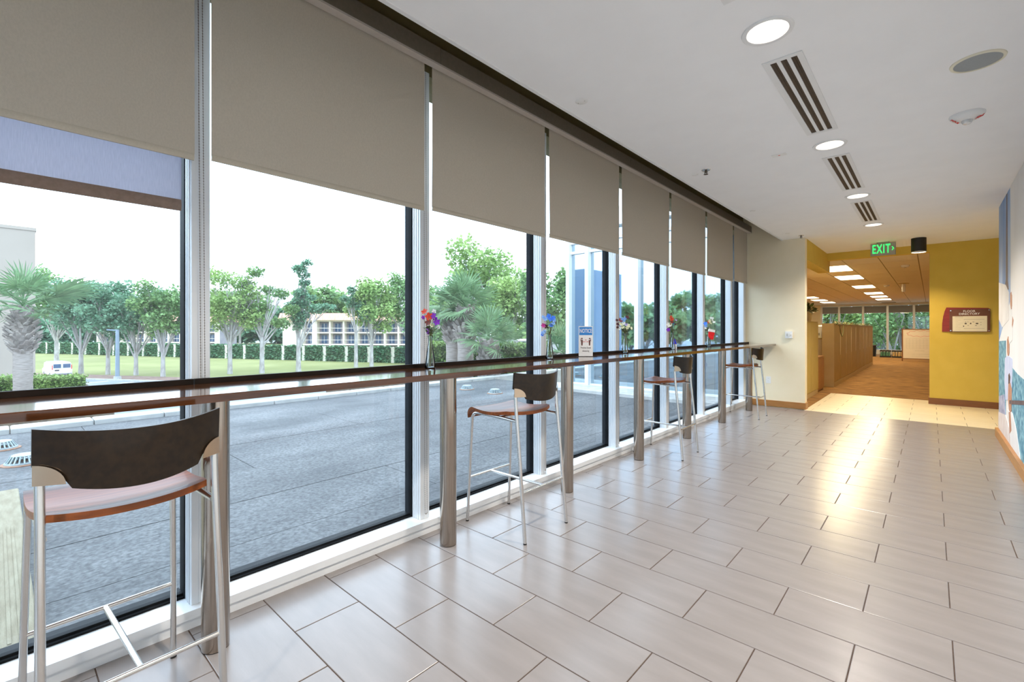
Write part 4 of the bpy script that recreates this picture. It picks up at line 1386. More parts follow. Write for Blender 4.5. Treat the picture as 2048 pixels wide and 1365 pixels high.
# striped bag on the whiteboard top
t = thing('striped_hat', 'striped knitted hat resting on the whiteboard top', 'hat', (-0.72, 25.7, 1.361))
for q in range(5):
    a0, a1 = pi * q / 5, pi * (q + 1) / 5
    MB().shell(lambda u, v, a0=a0, a1=a1: (0.16 * cos(a0 + (a1 - a0) * u) * (1 - 0.1 * v), -0.06 + 0.12 * v, 0.004 + 0.13 * sin(a0 + (a1 - a0) * u)), 4, 3, (0, 0, -0.003)).build('stripe', M_RED if q % 2 == 0 else mat('yellow_knit', (0.5, 0.35, 0.03), 0.9, col2=(0.55, 0.4, 0.05), scale=40), t, True)
# smoke detectors and sprinklers on the office ceiling
for (x, y, lab) in ((-1.05, 19.0, 'round white smoke detector on the office ceiling'), (-0.42, 13.4, 'small sprinkler head on the office ceiling near the header')):
    t = thing('smoke_detector', lab, 'detector', (x, y, OZ))
    MB().lathe([(0.075, 0.0), (0.075, -0.02), (0.055, -0.045), (0.0, -0.05)], n=24).build('housing', M_PLASTIC, t, True)
    MB().lathe([(0.02, -0.048), (0.02, -0.056), (0.0, -0.058)], n=12).build('sensor', M_GREYINK, t, True)
t = thing('projector_mount', 'short pale pendant fitting on the office ceiling', 'fitting', (-0.62, 18.6, OZ))
MB().lathe([(0.0, 0.0), (0.13, 0.0), (0.13, -0.02), (0.0, -0.025)], n=20).build('canopy', M_CABF, t, True)
MB().cyl((0, 0), 0.045, -0.26, -0.02, 14).build('pendant', M_PLASTIC, t, True)

# ------------------------------------------------------------------ outdoors: terrace roof
GZ = -5.2
M_DECK = mat('terrace_concrete', (0.048, 0.049, 0.052), 0.8, speck=0.45, sscale=38.0, col2=(0.150, 0.150, 0.150), scale=1.3, stretch=(1.0, 0.45, 1), bump=0.8, bscale=60, lo=0.28, hi=0.74, detail=14)
M_KERB = mat('kerb_concrete', (0.38, 0.375, 0.355), 0.85, col2=(0.50, 0.495, 0.475), scale=4, bump=0.2, bscale=40)
M_SAND = mat('ribbed_concrete', (0.24, 0.20, 0.13), 0.9, col2=(0.31, 0.27, 0.185), scale=6, stretch=(1, 5, 1), bump=0.5, bscale=60)
b = MB()
b.box(-9.0, -2.64, -14, 9.2, -0.5, -0.045)
deck = struct('terrace', b, M_GASKET)
xs_ = [-2.645, -3.25, -4.05, -4.95, -6.1, -7.4, -9.0]
ys_ = [-14.0, -5.0, 2.6, 9.2]
for i in range(6):
    for j in range(3):
        sh = 0.9 * ((i * 7) % 5 - 2)
        a = ys_[j] + (sh if j else 0)
        c = ys_[j + 1] + (sh if j < 2 else 0)
        MB().box(xs_[i + 1] + 0.004, xs_[i] - 0.004, a + 0.004, c - 0.004, -0.06, -0.035 - 0.001 * (i % 2)).build('deck_slab', M_DECK, deck)
# kerb stones at the terrace edge
kb = sempty('terrace_kerb', (-9.05, 0, -0.04))
y = -13.0
while y < 12.0:
    MB().cbox(-0.16, 0.16, y + 0.006, y + 0.994 * 0.82, -0.35, 0.075, 0.012).build('kerb_stone', M_KERB, kb)
    y += 0.82
# ribbed concrete apron at the near corner
b = MB()
b.cbox(-5.62, -2.80, -3.2, 0.125, -0.035, 0.01, 0.006)
ap = struct('terrace_apron', b, M_SAND)
for q in range(40):
    ya = -1.28 + 1.38 * q / 40
    MB().box(-4.55 + 0.02 * (q % 3), -2.85, ya, ya + 0.012, 0.01, 0.0135).build('rib', M_SAND, ap)

M_DOME = mat('drain_grey_iron', (0.30, 0.36, 0.37), 0.6, metal=0.2, col2=(0.40, 0.46, 0.47), scale=20)
M_RUST = mat('rusty_ring', (0.25, 0.13, 0.08), 0.8, col2=(0.35, 0.2, 0.13), scale=20)
for k, (x, y, lab) in enumerate(((-7.854, 7.184, 'grey domed roof drain grate nearer the kerb beyond the second steel post'), (-6.904, 7.12, 'grey domed roof drain grate beside another beyond the second bar stool'),
                                 (-6.835, 0.19, 'grey domed roof drain grate partly behind the first stool back'), (-7.846, 0.03, 'grey domed roof drain grate nearer the kerb beyond the first stool'))):
    t = thing('roof_drain', lab, 'drain', (x, y, -0.036), 0, 'domed roof drains on the terrace')
    t.scale = (0.72, 0.72, 0.80)
    MB().lathe([(0.16, 0.0), (0.235, 0.0), (0.235, 0.012), (0.17, 0.022)], n=28, closed=True).build('ring', M_RUST, t, True)
    m = MB()
    m.lathe([(0.0, 0.125), (0.11, 0.122), (0.135, 0.112), (0.12, 0.105), (0.0, 0.108)], n=24)
    m.lathe([(0.165, 0.02), (0.20, 0.02), (0.195, 0.036), (0.165, 0.036)], n=24, closed=True)
    for q in range(22):
        a = 2 * pi * q / 22
        m.rod((0.185 * cos(a), 0.185 * sin(a), 0.03), (0.128 * cos(a), 0.128 * sin(a), 0.114), 0.016, 0.014)
    m.build('dome', M_DOME, t)

# ------------------------------------------------------------------ outdoors: glazed wing
M_MIRROR = mat('tinted_mirror_glass', (0.46, 0.58, 0.66), 0.02, metal=1.0, col2=(0.48, 0.60, 0.68), scale=0.5)
wing = thing('glazed_wing', 'neighbouring wing with tinted mirror glass and white posts', 'building', (-4.5, 9.3, -0.04))
ox, oy = -4.5, 9.3
MB().box(-6.55 - ox, -2.80 - ox, 0.10, 0.12, -0.45, 3.9).build('backing_wall', M_WALLD, wing)
px = [-6.52, -5.98, -4.72, -3.46, -2.84]
for i, x in enumerate(px):
    MB().box(x - 0.045 - ox, x + 0.045 - ox, -0.07, 0.115, 0.06, 3.7).build('post', M_WHITE, wing)
for i in range(4):
    a, c = px[i] + 0.045 - ox, px[i + 1] - 0.045 - ox
    for (z0, z1) in ((0.10, 3.18), (3.24, 3.42), (3.48, 3.7)):
        MB().box(a, c, 0.06, 0.075, z0, z1).build('glass_panel', M_MIRROR, wing)
    for z0 in (0.06, 3.18, 3.42):
        MB().box(a, c, 0.0, 0.1, z0, z0 + 0.06 if z0 > 1 else z0 + 0.04).build('transom', M_WHITE, wing)
MB().box(-6.6 - ox, -2.80 - ox, -0.1, 0.12, 3.7, 4.1).build('parapet', M_WHITE, wing)
MB().cbox(-6.7 - ox, -2.80 - ox, -0.16, 0.12, 0.0, 0.06, 0.01).build('sill', M_KERB, wing)
b = MB()
b.cbox(-7.1, -2.80, 8.45, 9.18, -0.05, 0.045, 0.02)
struct('terrace_step', b, M_KERB)

# ------------------------------------------------------------------ outdoors: ground
M_ASPH = mat('parking_asphalt', (0.22, 0.24, 0.26), 0.9, col2=(0.28, 0.30, 0.32), scale=0.3)
M_LAWN = mat('lawn_grass', (0.175, 0.185, 0.045), 0.95, col2=(0.24, 0.245, 0.08), scale=0.15, detail=8)
M_MULCH = mat('mulch', (0.20, 0.12, 0.09), 0.95, col2=(0.28, 0.18, 0.14), scale=2)
b = MB()
b.add([(-420, -260, GZ), (60, -260, GZ), (60, 420, GZ), (-420, 420, GZ)], [(0, 1, 2, 3)])
struct('ground', b, M_ASPH)


def slab_poly(name, pts, z0, z1, m):
    b = MB()
    b.prism(pts, (0, 0, 0), (1, 0, 0), (0, 1, 0), (0, 0, 1), z0, z1)
    return struct(name, b, m)


A, B_ = Vector((-91.7, 7.7)), Vector((-75.7, 16.5))
dl = (B_ - A).normalized()
nl = Vector((-dl.y, dl.x))
p0, p1 = A - dl * 60, B_ + dl * 14
p2 = p1 + Vector((6, 90))
p3 = p0 + Vector((-160, 60))
slab_poly('lawn', [tuple(p0), tuple(p1), (-62, 60), (-40, 110), (-120, 200), tuple(p3)], GZ, GZ + 0.05, M_LAWN)
slab_poly('mulch_bed', [tuple(p0 - nl * 4.2), tuple(p1 - nl * 4.2), tuple(p1 + nl * 0.2), tuple(p0 + nl * 0.2)], GZ, GZ + 0.08, M_MULCH)
slab_poly('road_kerb', [tuple(p0 - nl * 4.7), tuple(p1 - nl * 4.7), tuple(p1 - nl * 4.2), tuple(p0 - nl * 4.2)], GZ, GZ + 0.16, M_KERB)
for k in range(9):
    q0 = A - nl * 5.2 + dl * (-12 + 4.2 * k)
    q1 = q0 - nl * 6
    w_ = dl * 0.12
    st_ = slab_poly('parking_line', [tuple(q0 - w_), tuple(q0 + w_), tuple(q1 + w_), tuple(q1 - w_)], GZ, GZ + 0.01, M_PAPER)

# planting beds on raised ground
M_SOIL = mat('soil', (0.09, 0.06, 0.04), 0.95, col2=(0.14, 0.10, 0.06), scale=5)
b = MB()
b.box(-17.5, -9.25, 8.6, 17.0, GZ, -0.35)
struct('planting_bed', b, M_SOIL)
b = MB()
b.box(-36, -24.5, -8.0, 3.2, GZ, -1.55)
struct('planting_bed', b, M_SOIL)

# ------------------------------------------------------------------ plants
M_BARK = mat('grey_bark', (0.30, 0.27, 0.25), 0.9, col2=(0.48, 0.45, 0.43), scale=3, stretch=(1, 1, 0.4), bump=0.5, bscale=12)
LEAFM = [mat('foliage_mid', (0.15, 0.27, 0.11), 0.7, col2=(0.27, 0.41, 0.15), scale=0.35, island=0.30, translucent=0.30),
         mat('foliage_blue', (0.14, 0.28, 0.17), 0.7, col2=(0.24, 0.40, 0.25), scale=0.35, island=0.30, translucent=0.30),
         mat('foliage_lime', (0.23, 0.36, 0.11), 0.7, col2=(0.38, 0.50, 0.18), scale=0.35, island=0.30, translucent=0.30)]


def leaf_cloud(m, rg, c, rad, n, size):
    cx, cy, cz = c
    for _ in range(n):
        a = rg.uniform(0, 2 * pi)
        w = rg.uniform(-1, 1)
        q = rg.random() ** 0.45
        s_ = sqrt(1 - w * w)
        px_, py_, pz_ = cx + rad[0] * q * s_ * cos(a), cy + rad[1] * q * s_ * sin(a), cz + rad[2] * q * w
        a1, w1 = rg.uniform(0, 2 * pi), rg.uniform(-1, 1)
        s1 = sqrt(1 - w1 * w1)
        dx, dy, dz = s1 * cos(a1), s1 * sin(a1), w1
        ex, ey, ez = -sin(a1), cos(a1), rg.uniform(-0.4, 0.4)
        L = size * rg.uniform(0.7, 1.3)
        W = L * 0.42
        o = len(m.v)
        m.v += [(px_, py_, pz_), (px_ + dx * L * .5 + ex * W, py_ + dy * L * .5 + ey * W, pz_ + dz * L * .5 + ez * W), (px_ + dx * L, py_ + dy * L, pz_ + dz * L),
                (px_ + dx * L * .5 - ex * W, py_ + dy * L * .5 - ey * W, pz_ + dz * L * .5 - ez * W)]
        m.f.append((o, o + 1, o + 2, o + 3))


def tree(pos, H, W, lab, seed, leafm=0, clusters=None, fork=0.33, nleaf=5200, lsize=0.42, trunk_r=None, lean=0.0, group='trees along the lawn edge', bare=0, dens=1.0):
    """H height, W crown width; clusters as (side, depth, height, rx, rz) fractions of W and H"""
    rg = random.Random(seed)
    t = thing('tree', lab, 'tree', pos, 0, group)
    tr = MB()
    r0 = trunk_r or H * 0.019
    fz = H * fork
    top = RT * lean + UP * fz
    tr.tube([(0, 0, -0.3), RT * (lean * 0.3) + UP * (fz * 0.4), top], [r0 * 1.3, r0, r0 * 0.9], 9)
    if clusters is None:
        clusters = []
        nC = 13
        for k in range(nC):
            a = 2.4 * k + rg.uniform(-0.4, 0.4)
            f_ = (k + 0.5) / nC
            hh = 0.46 + 0.46 * f_ + rg.uniform(-0.05, 0.05)
            rad = sqrt(max(0.04, 1 - ((hh - 0.62) / 0.42) ** 2)) * rg.uniform(0.55, 1.0) * 0.36
            clusters.append((rad * cos(a), rad * sin(a), hh, rg.uniform(0.16, 0.24), rg.uniform(0.07, 0.11)))
    lv = MB()
    vol = sum(c[3] * c[3] * c[4] for c in clusters)
    for (sx, sy, hh, rx, rz) in clusters:
        c = RT * (sx * W + lean) + FW * (sy * W) + UP * (hh * H)
        mid = (top + c) / 2 + RT * rg.uniform(-0.3, 0.3) - UP * (0.04 * H) * rg.random()
        tr.tube([top - UP * (0.3 + 0.10 * H * rg.random()), mid, c], [r0 * 0.46, r0 * 0.26, r0 * 0.08], 6)
        leaf_cloud(lv, rg, c, (rx * W, rx * W, rz * H), int(nleaf * dens * (rx * rx * rz / vol)), lsize)
        for q in range(2):
            c2 = c + Vector((rg.uniform(-1, 1) * rx * W * 0.9, rg.uniform(-1, 1) * rx * W * 0.9, rg.uniform(-0.2, 0.9) * rz * H))
            tr.tube([mid, (mid + c2) / 2 + UP * 0.2, c2], [r0 * 0.22, r0 * 0.15, r0 * 0.05], 5)
    for k in range(bare):
        a = rg.uniform(-0.5, 0.5) * W * 0.8
        p_ = [top, top + RT * (a * 0.5) + UP * H * 0.25, top + RT * a + UP * H * rg.uniform(0.52, 0.66)]
        tr.tube(p_, [r0 * 0.4, r0 * 0.22, r0 * 0.06], 5)
        tr.tube([p_[1], (p_[1] + p_[2]) / 2 + RT * 0.8, p_[2] + RT * rg.uniform(-1.5, 1.5)], [r0 * 0.2, r0 * 0.1, r0 * 0.04], 5)
    tr.build('trunk', M_BARK, t, True)
    lv.build('foliage', LEAFM[leafm], t, fix=False)
    return t


T = [  # image column, distance, height, crown width, foliage tone, label
    (113, 94, 18.5, 13, 0, 'pale tree with a forked trunk set back beside the parked van'),
    (162, 68, 14.6, 8.5, 1, 'rounded lawn tree just behind the white van'),
    (216, 67, 13.4, 8.0, 1, 'rounded lawn tree beside the grey lamp post, on its van side'),
    (272, 66, 13.2, 8.5, 1, 'rounded lawn tree beside the grey lamp post, away from the van'),
    (326, 64, 13.6, 7.5, 0, 'lawn tree with a forked pale trunk next to the first mullion'),
    (460, 68, 15.6, 10.0, 2, 'wide lawn tree with pale forked trunk in the second window'),
    (743, 82, 16.0, 9.0, 2, 'lawn tree with leaning pale branches before the apartment balconies'),
    (815, 88, 18.5, 11.0, 0, 'tall broad tree beside the second mullion with a bent trunk'),
]
for k, (u, d, H, W, lm, lab) in enumerate(T):
    tree(planar(u, d, GZ), H, W, lab, 20 + k, lm, nleaf=5600, lsize=0.40 * d / 67, bare=3 if k == 5 else 0, fork=0.28 if k < 5 else 0.33)
tree(planar(524, 69, GZ), 16.4, 9.5, 'lawn tree with many bare twigs and an open broken crown', 41, 0,
     [(-0.1, 0, 0.92, 0.13, 0.05), (-0.28, 0.1, 0.80, 0.14, 0.05), (0.05, 0.1, 0.76, 0.12, 0.045), (0.30, 0, 0.72, 0.13, 0.05), (0.42, 0.1, 0.58, 0.14, 0.05), (-0.02, 0, 0.60, 0.16, 0.05),
      (-0.25, 0, 0.52, 0.16, 0.06), (0.30, 0, 0.46, 0.14, 0.05), (-0.35, 0.1, 0.64, 0.13, 0.05)], nleaf=3000, bare=9)
tree(planar(597, 72, GZ), 17.4, 9.0, 'tall narrow lawn tree with separate leaf clumps up its stem', 42, 1,
     [(0.16, 0, 0.97, 0.10, 0.025), (0.02, 0, 0.92, 0.13, 0.035), (0.10, 0, 0.86, 0.10, 0.03), (0.10, 0, 0.79, 0.10, 0.04), (0.05, 0, 0.70, 0.12, 0.04), (0.22, 0, 0.66, 0.10, 0.025),
      (0.02, 0, 0.61, 0.16, 0.05), (0.30, 0, 0.56, 0.14, 0.04), (0.50, 0, 0.58, 0.15, 0.022), (-0.14, 0, 0.58, 0.12, 0.04), (0.02, 0, 0.50, 0.17, 0.05), (0.0, 0, 0.42, 0.10, 0.05)], nleaf=4200, fork=0.30)
tree(planar(712, 80, GZ), 15.2, 9.0, 'lawn tree with a single leaning leafy spur above a bare stem', 43, 1,
     [(-0.08, 0, 0.88, 0.09, 0.05), (-0.03, 0, 0.80, 0.10, 0.05), (-0.22, 0, 0.78, 0.10, 0.03), (-0.10, 0, 0.72, 0.10, 0.04), (0.10, 0, 0.70, 0.15, 0.06), (0.22, 0, 0.60, 0.18, 0.06)], nleaf=2600, fork=0.42)
BT = [(965, 40, 14.2, 9.0, 2, 'leafy tree rising behind the palm cluster'), (1042, 34, 10.6, 6.5, 2, 'bushy tree between the palm cluster and the third mullion'), (885, 48, 11.5, 9.0, 0, 'low tree behind the palm cluster beside the second mullion'),
      (1112, 26, 10.4, 4.6, 0, 'tree with a slender leaning trunk before the glazed wing')]
for k, (u, d, H, W, lm, lab) in enumerate(BT):
    tree(planar(u, d, GZ), H, W, lab, 60 + k, lm, nleaf=9000, lsize=0.40 * d / 67 + 0.08, group='trees behind the palms', fork=0.42)
for k, (u, d, H, W) in enumerate(((640, 150, 21, 20), (690, 160, 19, 22), (330, 170, 20, 26), (250, 175, 19, 26), (760, 150, 20, 20), (480, 165, 20, 26))):
    tree(planar(u, d, GZ), H, W, 'distant tree behind the apartment building, ' + ['beside its roof pole', 'over its long roof', 'over its far roof end', 'behind the lamp post', 'over the near roof end', 'behind the second-window tree'][k], 80 + k, 0,
         nleaf=3000, lsize=1.3, group='distant trees behind the apartments')
for k in range(12):
    rb = random.Random(500 + k)
    cl_ = [(rb.uniform(-0.42, 0.42), rb.uniform(-0.15, 0.15), rb.uniform(0.12, 0.88), rb.uniform(0.16, 0.22), rb.uniform(0.10, 0.16)) for q in range(12)]
    tree(planar(-40 + 85 * k, 205 + 12 * (k % 3), GZ), 11 + 2 * (k % 4), 30, 'hazy low tree in the far background beyond the apartments', 100 + k, 1, cl_, nleaf=4200, lsize=2.2, group='far background trees', fork=0.12)
# trees added out of view for the wing's mirror glass to show
for k, u in enumerate((1235, 1262, 1290, 1318, 1352, 1390, 1430)):
    q_ = planar(u, 105 + 9 * (k % 2))
    tree((q_.x, 18.6 - q_.y, GZ), 10.0 + (6.5 if k == 5 else 1.2 * (k % 3)), 17, 'green tree mirrored in the wing glass', 120 + k, 0, nleaf=2800, lsize=1.1, group='trees mirrored in the wing glass', fork=0.22)
# trees outside the office windows
for k, (x, y, lm) in enumerate(((-5.5, 38, 2), (-3.2, 40, 2), (-0.9, 37.0, 0), (1.6, 39, 2), (-7.5, 42, 2), (3.6, 38.5, 0), (-2.0, 44, 2))):
    tree((x, y, GZ), 11.5, 5.2, ['lime green tree', 'tree with a pale upright trunk', 'tree with a thick trunk', 'dark leafy tree', 'bright far tree', 'leafy side tree', 'tall back tree'][k] + ' outside the office windows', 150 + k, lm, nleaf=6500, lsize=0.20,
         group='trees outside the office windows', trunk_r=0.25)

# fan palms
M_PFROND = mat('palm_frond', (0.12, 0.23, 0.10), 0.55, col2=(0.24, 0.36, 0.18), scale=1.5, island=0.25, translucent=0.2)
M_PTRUNK = mat('palm_trunk', (0.24, 0.20, 0.175), 0.9, col2=(0.36, 0.31, 0.275), scale=5, stretch=(1, 1, 7), bump=0.5, bscale=20)
M_BOOT = mat('palm_boot', (0.22, 0.18, 0.155), 0.9, col2=(0.42, 0.37, 0.325), scale=4, bump=0.3, bscale=20, island=0.3)


def frond_mesh(seed, Lp=0.85, Lf=0.95, n=20):
    rg = random.Random(seed)
    m = MB()
    m.tube([(0, 0, 0), (Lp * 0.5, 0, 0.05), (Lp, 0, 0.02)], [0.028, 0.018, 0.012], 6)
    for k in range(n):
        a = radians(-112 + 224 * k / (n - 1)) + rg.uniform(-.03, .03)
        L = Lf * (1.0 - 0.25 * abs(a) / 2) * rg.uniform(0.85, 1.1)
        droop = rg.uniform(0.10, 0.45)
        px_, py_ = Lp - 0.05, 0.0
        pts = []
        for q, (fr, wd) in enumerate(((0.02, 0.008), (0.45, 0.030), (0.8, 0.018), (1.0, 0.002))):
            r_ = L * fr
            z = 0.02 + 0.10 * fr * cos(a) - droop * L * max(0, fr - 0.35) ** 1.6
            c = Vector((px_ + r_ * cos(a), py_ + r_ * sin(a), z))
            e = Vector((-sin(a), cos(a), 0)) * wd
            pts += [c - e + UP * wd * 0.4, c + e - UP * wd * 0.4]
        m.add(pts, [(0, 1, 3, 2), (2, 3, 5, 4), (4, 5, 7, 6)])
    return m.mesh('frond', M_PFROND, fix=False)


FR = [frond_mesh(s_) for s_ in (1, 2, 3)]


def palm(pos, zt, trunk_r, cr, boots, lab, seed, nf=30, extra=None, bulge=1.5, span=122):
    """zt: height of the crown base above pos; boots: length of the booted stretch below it; cr: frond scale"""
    rg = random.Random(seed)
    t = thing('fan_palm', lab, 'palm tree', pos, 0, 'fan palms outside the windows')
    b = MB()
    n = 14
    prof = [(trunk_r * (1.08 + 0.03 * ((k * 7) % 3)), zt * k / n) for k in range(n + 1)]
    b.lathe([(0, 0)] + prof + [(0, zt + 0.1)], n=16)
    b.build('trunk', M_PTRUNK, t, True)
    m = MB()
    nb = int(boots / 0.085)
    for k in range(nb * 6):
        a = 2.39996 * k
        z = zt - boots + boots * k / (nb * 6)
        f_ = (z - (zt - boots)) / boots
        rr_ = trunk_r * (1.0 + (bulge - 1) * sin(pi * min(1, f_ * 1.0 + 0.12)))
        d = Vector((cos(a), sin(a), 0))
        e = Vector((-sin(a), cos(a), 0))
        p_ = d * rr_ * 0.85 + UP * z
        q_ = d * (rr_ + 0.10) + UP * (z + rg.uniform(0.13, 0.22)) + e * rg.uniform(-0.06, 0.06)
        w0, w1 = 0.065, 0.035
        m.add([p_ - e * w0, p_ + e * w0, q_ + e * w1, q_ - e * w1, p_ - e * w0 - d * 0.05 + UP * .05, p_ + e * w0 - d * 0.05 + UP * .05, q_ + e * w1 - d * 0.035 + UP * .02, q_ - e * w1 - d * 0.035 + UP * .02],
              [(0, 1, 2, 3), (7, 6, 5, 4), (0, 4, 5, 1), (1, 5, 6, 2), (2, 6, 7, 3), (3, 7, 4, 0)])
    m.build('leaf_bases', M_BOOT, t)['kind'] = 'stuff'
    for k in range(nf):
        az = 2.39996 * k + rg.uniform(-.2, .2)
        f_ = k / nf
        el = radians(86 - span * f_ ** 0.9 + rg.uniform(-8, 8))
        o = link('frond', FR[k % 3], t, (0, 0, zt + 0.05 + 0.12 * (1 - f_)))
        o.rotation_euler = (rg.uniform(-.4, .4), -el, az)
        sc = cr * rg.uniform(0.85, 1.1)
        o.scale = (sc, sc, sc)
    for (az, el, sc) in (extra or []):
        o = link('frond', FR[1], t, (0, 0, zt + 0.05))
        o.rotation_euler = (0, -el, az)
        o.scale = (sc, sc, sc)
    return t


az_r = math.atan2(RT.y, RT.x)
palm(planar(46, 18, -1.6), 3.75, 0.25, 0.95, 1.75, 'large fan palm with a bulging booted trunk beside the pale building', 7, 26, [(az_r + 0.1, 0.42, 1.65), (az_r + 0.15, 0.30, 1.5)], 1.9)
palm(planar(906, 15, -0.35), 2.15, 0.20, 0.62, 1.0, 'fan palm of the cluster whose trunk stands closest to the second mullion', 8, 30)
palm(planar(931, 14.4, -0.35), 2.30, 0.22, 0.66, 1.05, 'tallest fan palm in the palm cluster', 9, 34)
palm(planar(978, 13.4, -0.35), 1.30, 0.20, 0.60, 1.25, 'short fan palm of the cluster with boots down to its base', 10, 28)
palm(planar(1118, 17, -0.35), 0.75, 0.18, 0.70, 0.6, 'low fan palm bush in front of the glazed wing', 11, 24)
palm(planar(1010, 19, -0.35), 0.95, 0.18, 0.62, 0.7, 'low fan palm behind the short palm of the cluster', 12, 24)

# hedges
M_HEDGE = mat('hedge_leaf', (0.12, 0.20, 0.045), 0.7, col2=(0.26, 0.37, 0.10), scale=1.2, island=0.35, translucent=0.2)
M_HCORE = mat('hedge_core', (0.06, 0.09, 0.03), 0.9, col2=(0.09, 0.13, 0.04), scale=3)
M_HFAR = mat('far_hedge_leaf', (0.08, 0.19, 0.09), 0.8, col2=(0.15, 0.30, 0.14), scale=0.5, island=0.3)


def hedge(pos, rz, L, D, H, lab, n, ls, seed, lm, group=None, cache={}):
    t = thing('hedge', lab, 'hedge', pos, rz, group)
    key = (round(L, 2), D, H, n, ls, lm.name)
    if key not in cache:
        rg = random.Random(seed)
        c = MB()
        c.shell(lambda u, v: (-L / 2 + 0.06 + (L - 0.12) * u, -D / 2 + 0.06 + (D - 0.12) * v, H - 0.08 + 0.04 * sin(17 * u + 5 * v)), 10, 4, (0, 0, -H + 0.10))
        m = MB()
        for q in range(n):
            k = rg.random()
            if k < 0.45:
                p_ = (rg.uniform(-L / 2, L / 2), -D / 2 + rg.uniform(-.03, .05), rg.uniform(0.05, H))
            elif k < 0.85:
                p_ = (rg.uniform(-L / 2, L / 2), rg.uniform(-D / 2, D / 2), H + rg.uniform(-.08, .04))
            else:
                p_ = (rg.choice((-1, 1)) * (L / 2 + rg.uniform(-.05, .03)), rg.uniform(-D / 2, D / 2), rg.uniform(0.05, H))
            leaf_cloud(m, rg, p_, (0.04, 0.04, 0.04), 1, ls)
        cache[key] = (c.mesh('core', M_HCORE, True), m.mesh('foliage', lm, fix=False))
    link('core', cache[key][0], t)
    link('foliage', cache[key][1], t)['kind'] = 'stuff'
    return t


hp = planar(75, 22, -1.56)
hedge(tuple(hp), math.atan2(RT.y, RT.x), 3.7, 1.2, 0.66, 'bright clipped box hedge at the foot of the large fan palm', 4200, 0.10, 3, M_HEDGE)
for k, (u, d, L, lab) in enumerate(((905, 16.5, 2.4, 'clipped hedge behind the palm cluster trunks'), (1020, 16, 2.6, 'clipped hedge in front of the pale wall by the third mullion'))):
    hedge(tuple(planar(u, d, -0.35)), math.atan2(RT.y, RT.x), L, 0.9, 1.15, lab, 3200, 0.10, 5 + k, M_HEDGE)
b = MB()
b.box(-0.0, 5.0, 0.0, 0.3, -4.0, 1.55)
pw = thing('pale_garden_wall', 'pale rendered garden wall behind the palms', 'wall', tuple(planar(985, 24, -1.0)), math.atan2(RT.y, RT.x))
MB().box(-0.2, 3.4, 0.0, 0.25, -4.2, 1.75).build('wall_body', M_KERB, pw)
MB().box(-0.25, 3.45, -0.05, 0.30, 1.75, 1.85).build('coping', M_WHITE, pw)

# boundary hedge wall with pillars
Ha, Hb = Vector((-183.7, 7.6)), Vector((-79.2, 51.9))
hd = (Hb - Ha).normalized()
ang = math.atan2(hd.y, hd.x)
M_PILL = mat('pillar_render', (0.62, 0.57, 0.48), 0.8, col2=(0.68, 0.63, 0.54), scale=2)
tot = (Hb - Ha).length + 12
n_seg = 23
sl = tot / n_seg
for k in range(n_seg):
    c = Ha + hd * (sl * (k + 0.5))
    hedge((c.x, c.y, GZ), ang, sl - 0.9, 1.0, 2.85, 'clipped dark hedge panel between pale pillars at the lawn back', 1500, 0.5, 9, M_HFAR, 'hedge panels of the boundary')
    c = Ha + hd * (sl * k)
    t = thing('boundary_pillar', 'pale square pillar between two dark hedge panels', 'pillar', (c.x, c.y, GZ), ang, 'pillars of the boundary hedge')
    MB().box(-0.38, 0.38, -0.62, 0.62, 0, 2.95).build('shaft', M_PILL, t)
    MB().box(-0.46, 0.46, -0.7, 0.7, 2.95, 3.1).build('cap', M_PILL, t)

# ------------------------------------------------------------------ apartment building
M_ROOF = mat('terracotta_roof', (0.55, 0.27, 0.17), 0.85, col2=(0.72, 0.42, 0.30), scale=0.8, stretch=(6, 1, 1))
M_STUC = mat('cream_stucco', (0.74, 0.66, 0.54), 0.85, col2=(0.80, 0.72, 0.60), scale=0.4)
M_RECESS = mat('balcony_back_wall', (0.26, 0.24, 0.28), 0.9, col2=(0.33, 0.30, 0.33), scale=0.5)
M_BWIN = mat('apartment_window', (0.05, 0.09, 0.17), 0.15, col2=(0.09, 0.14, 0.24), scale=0.6)


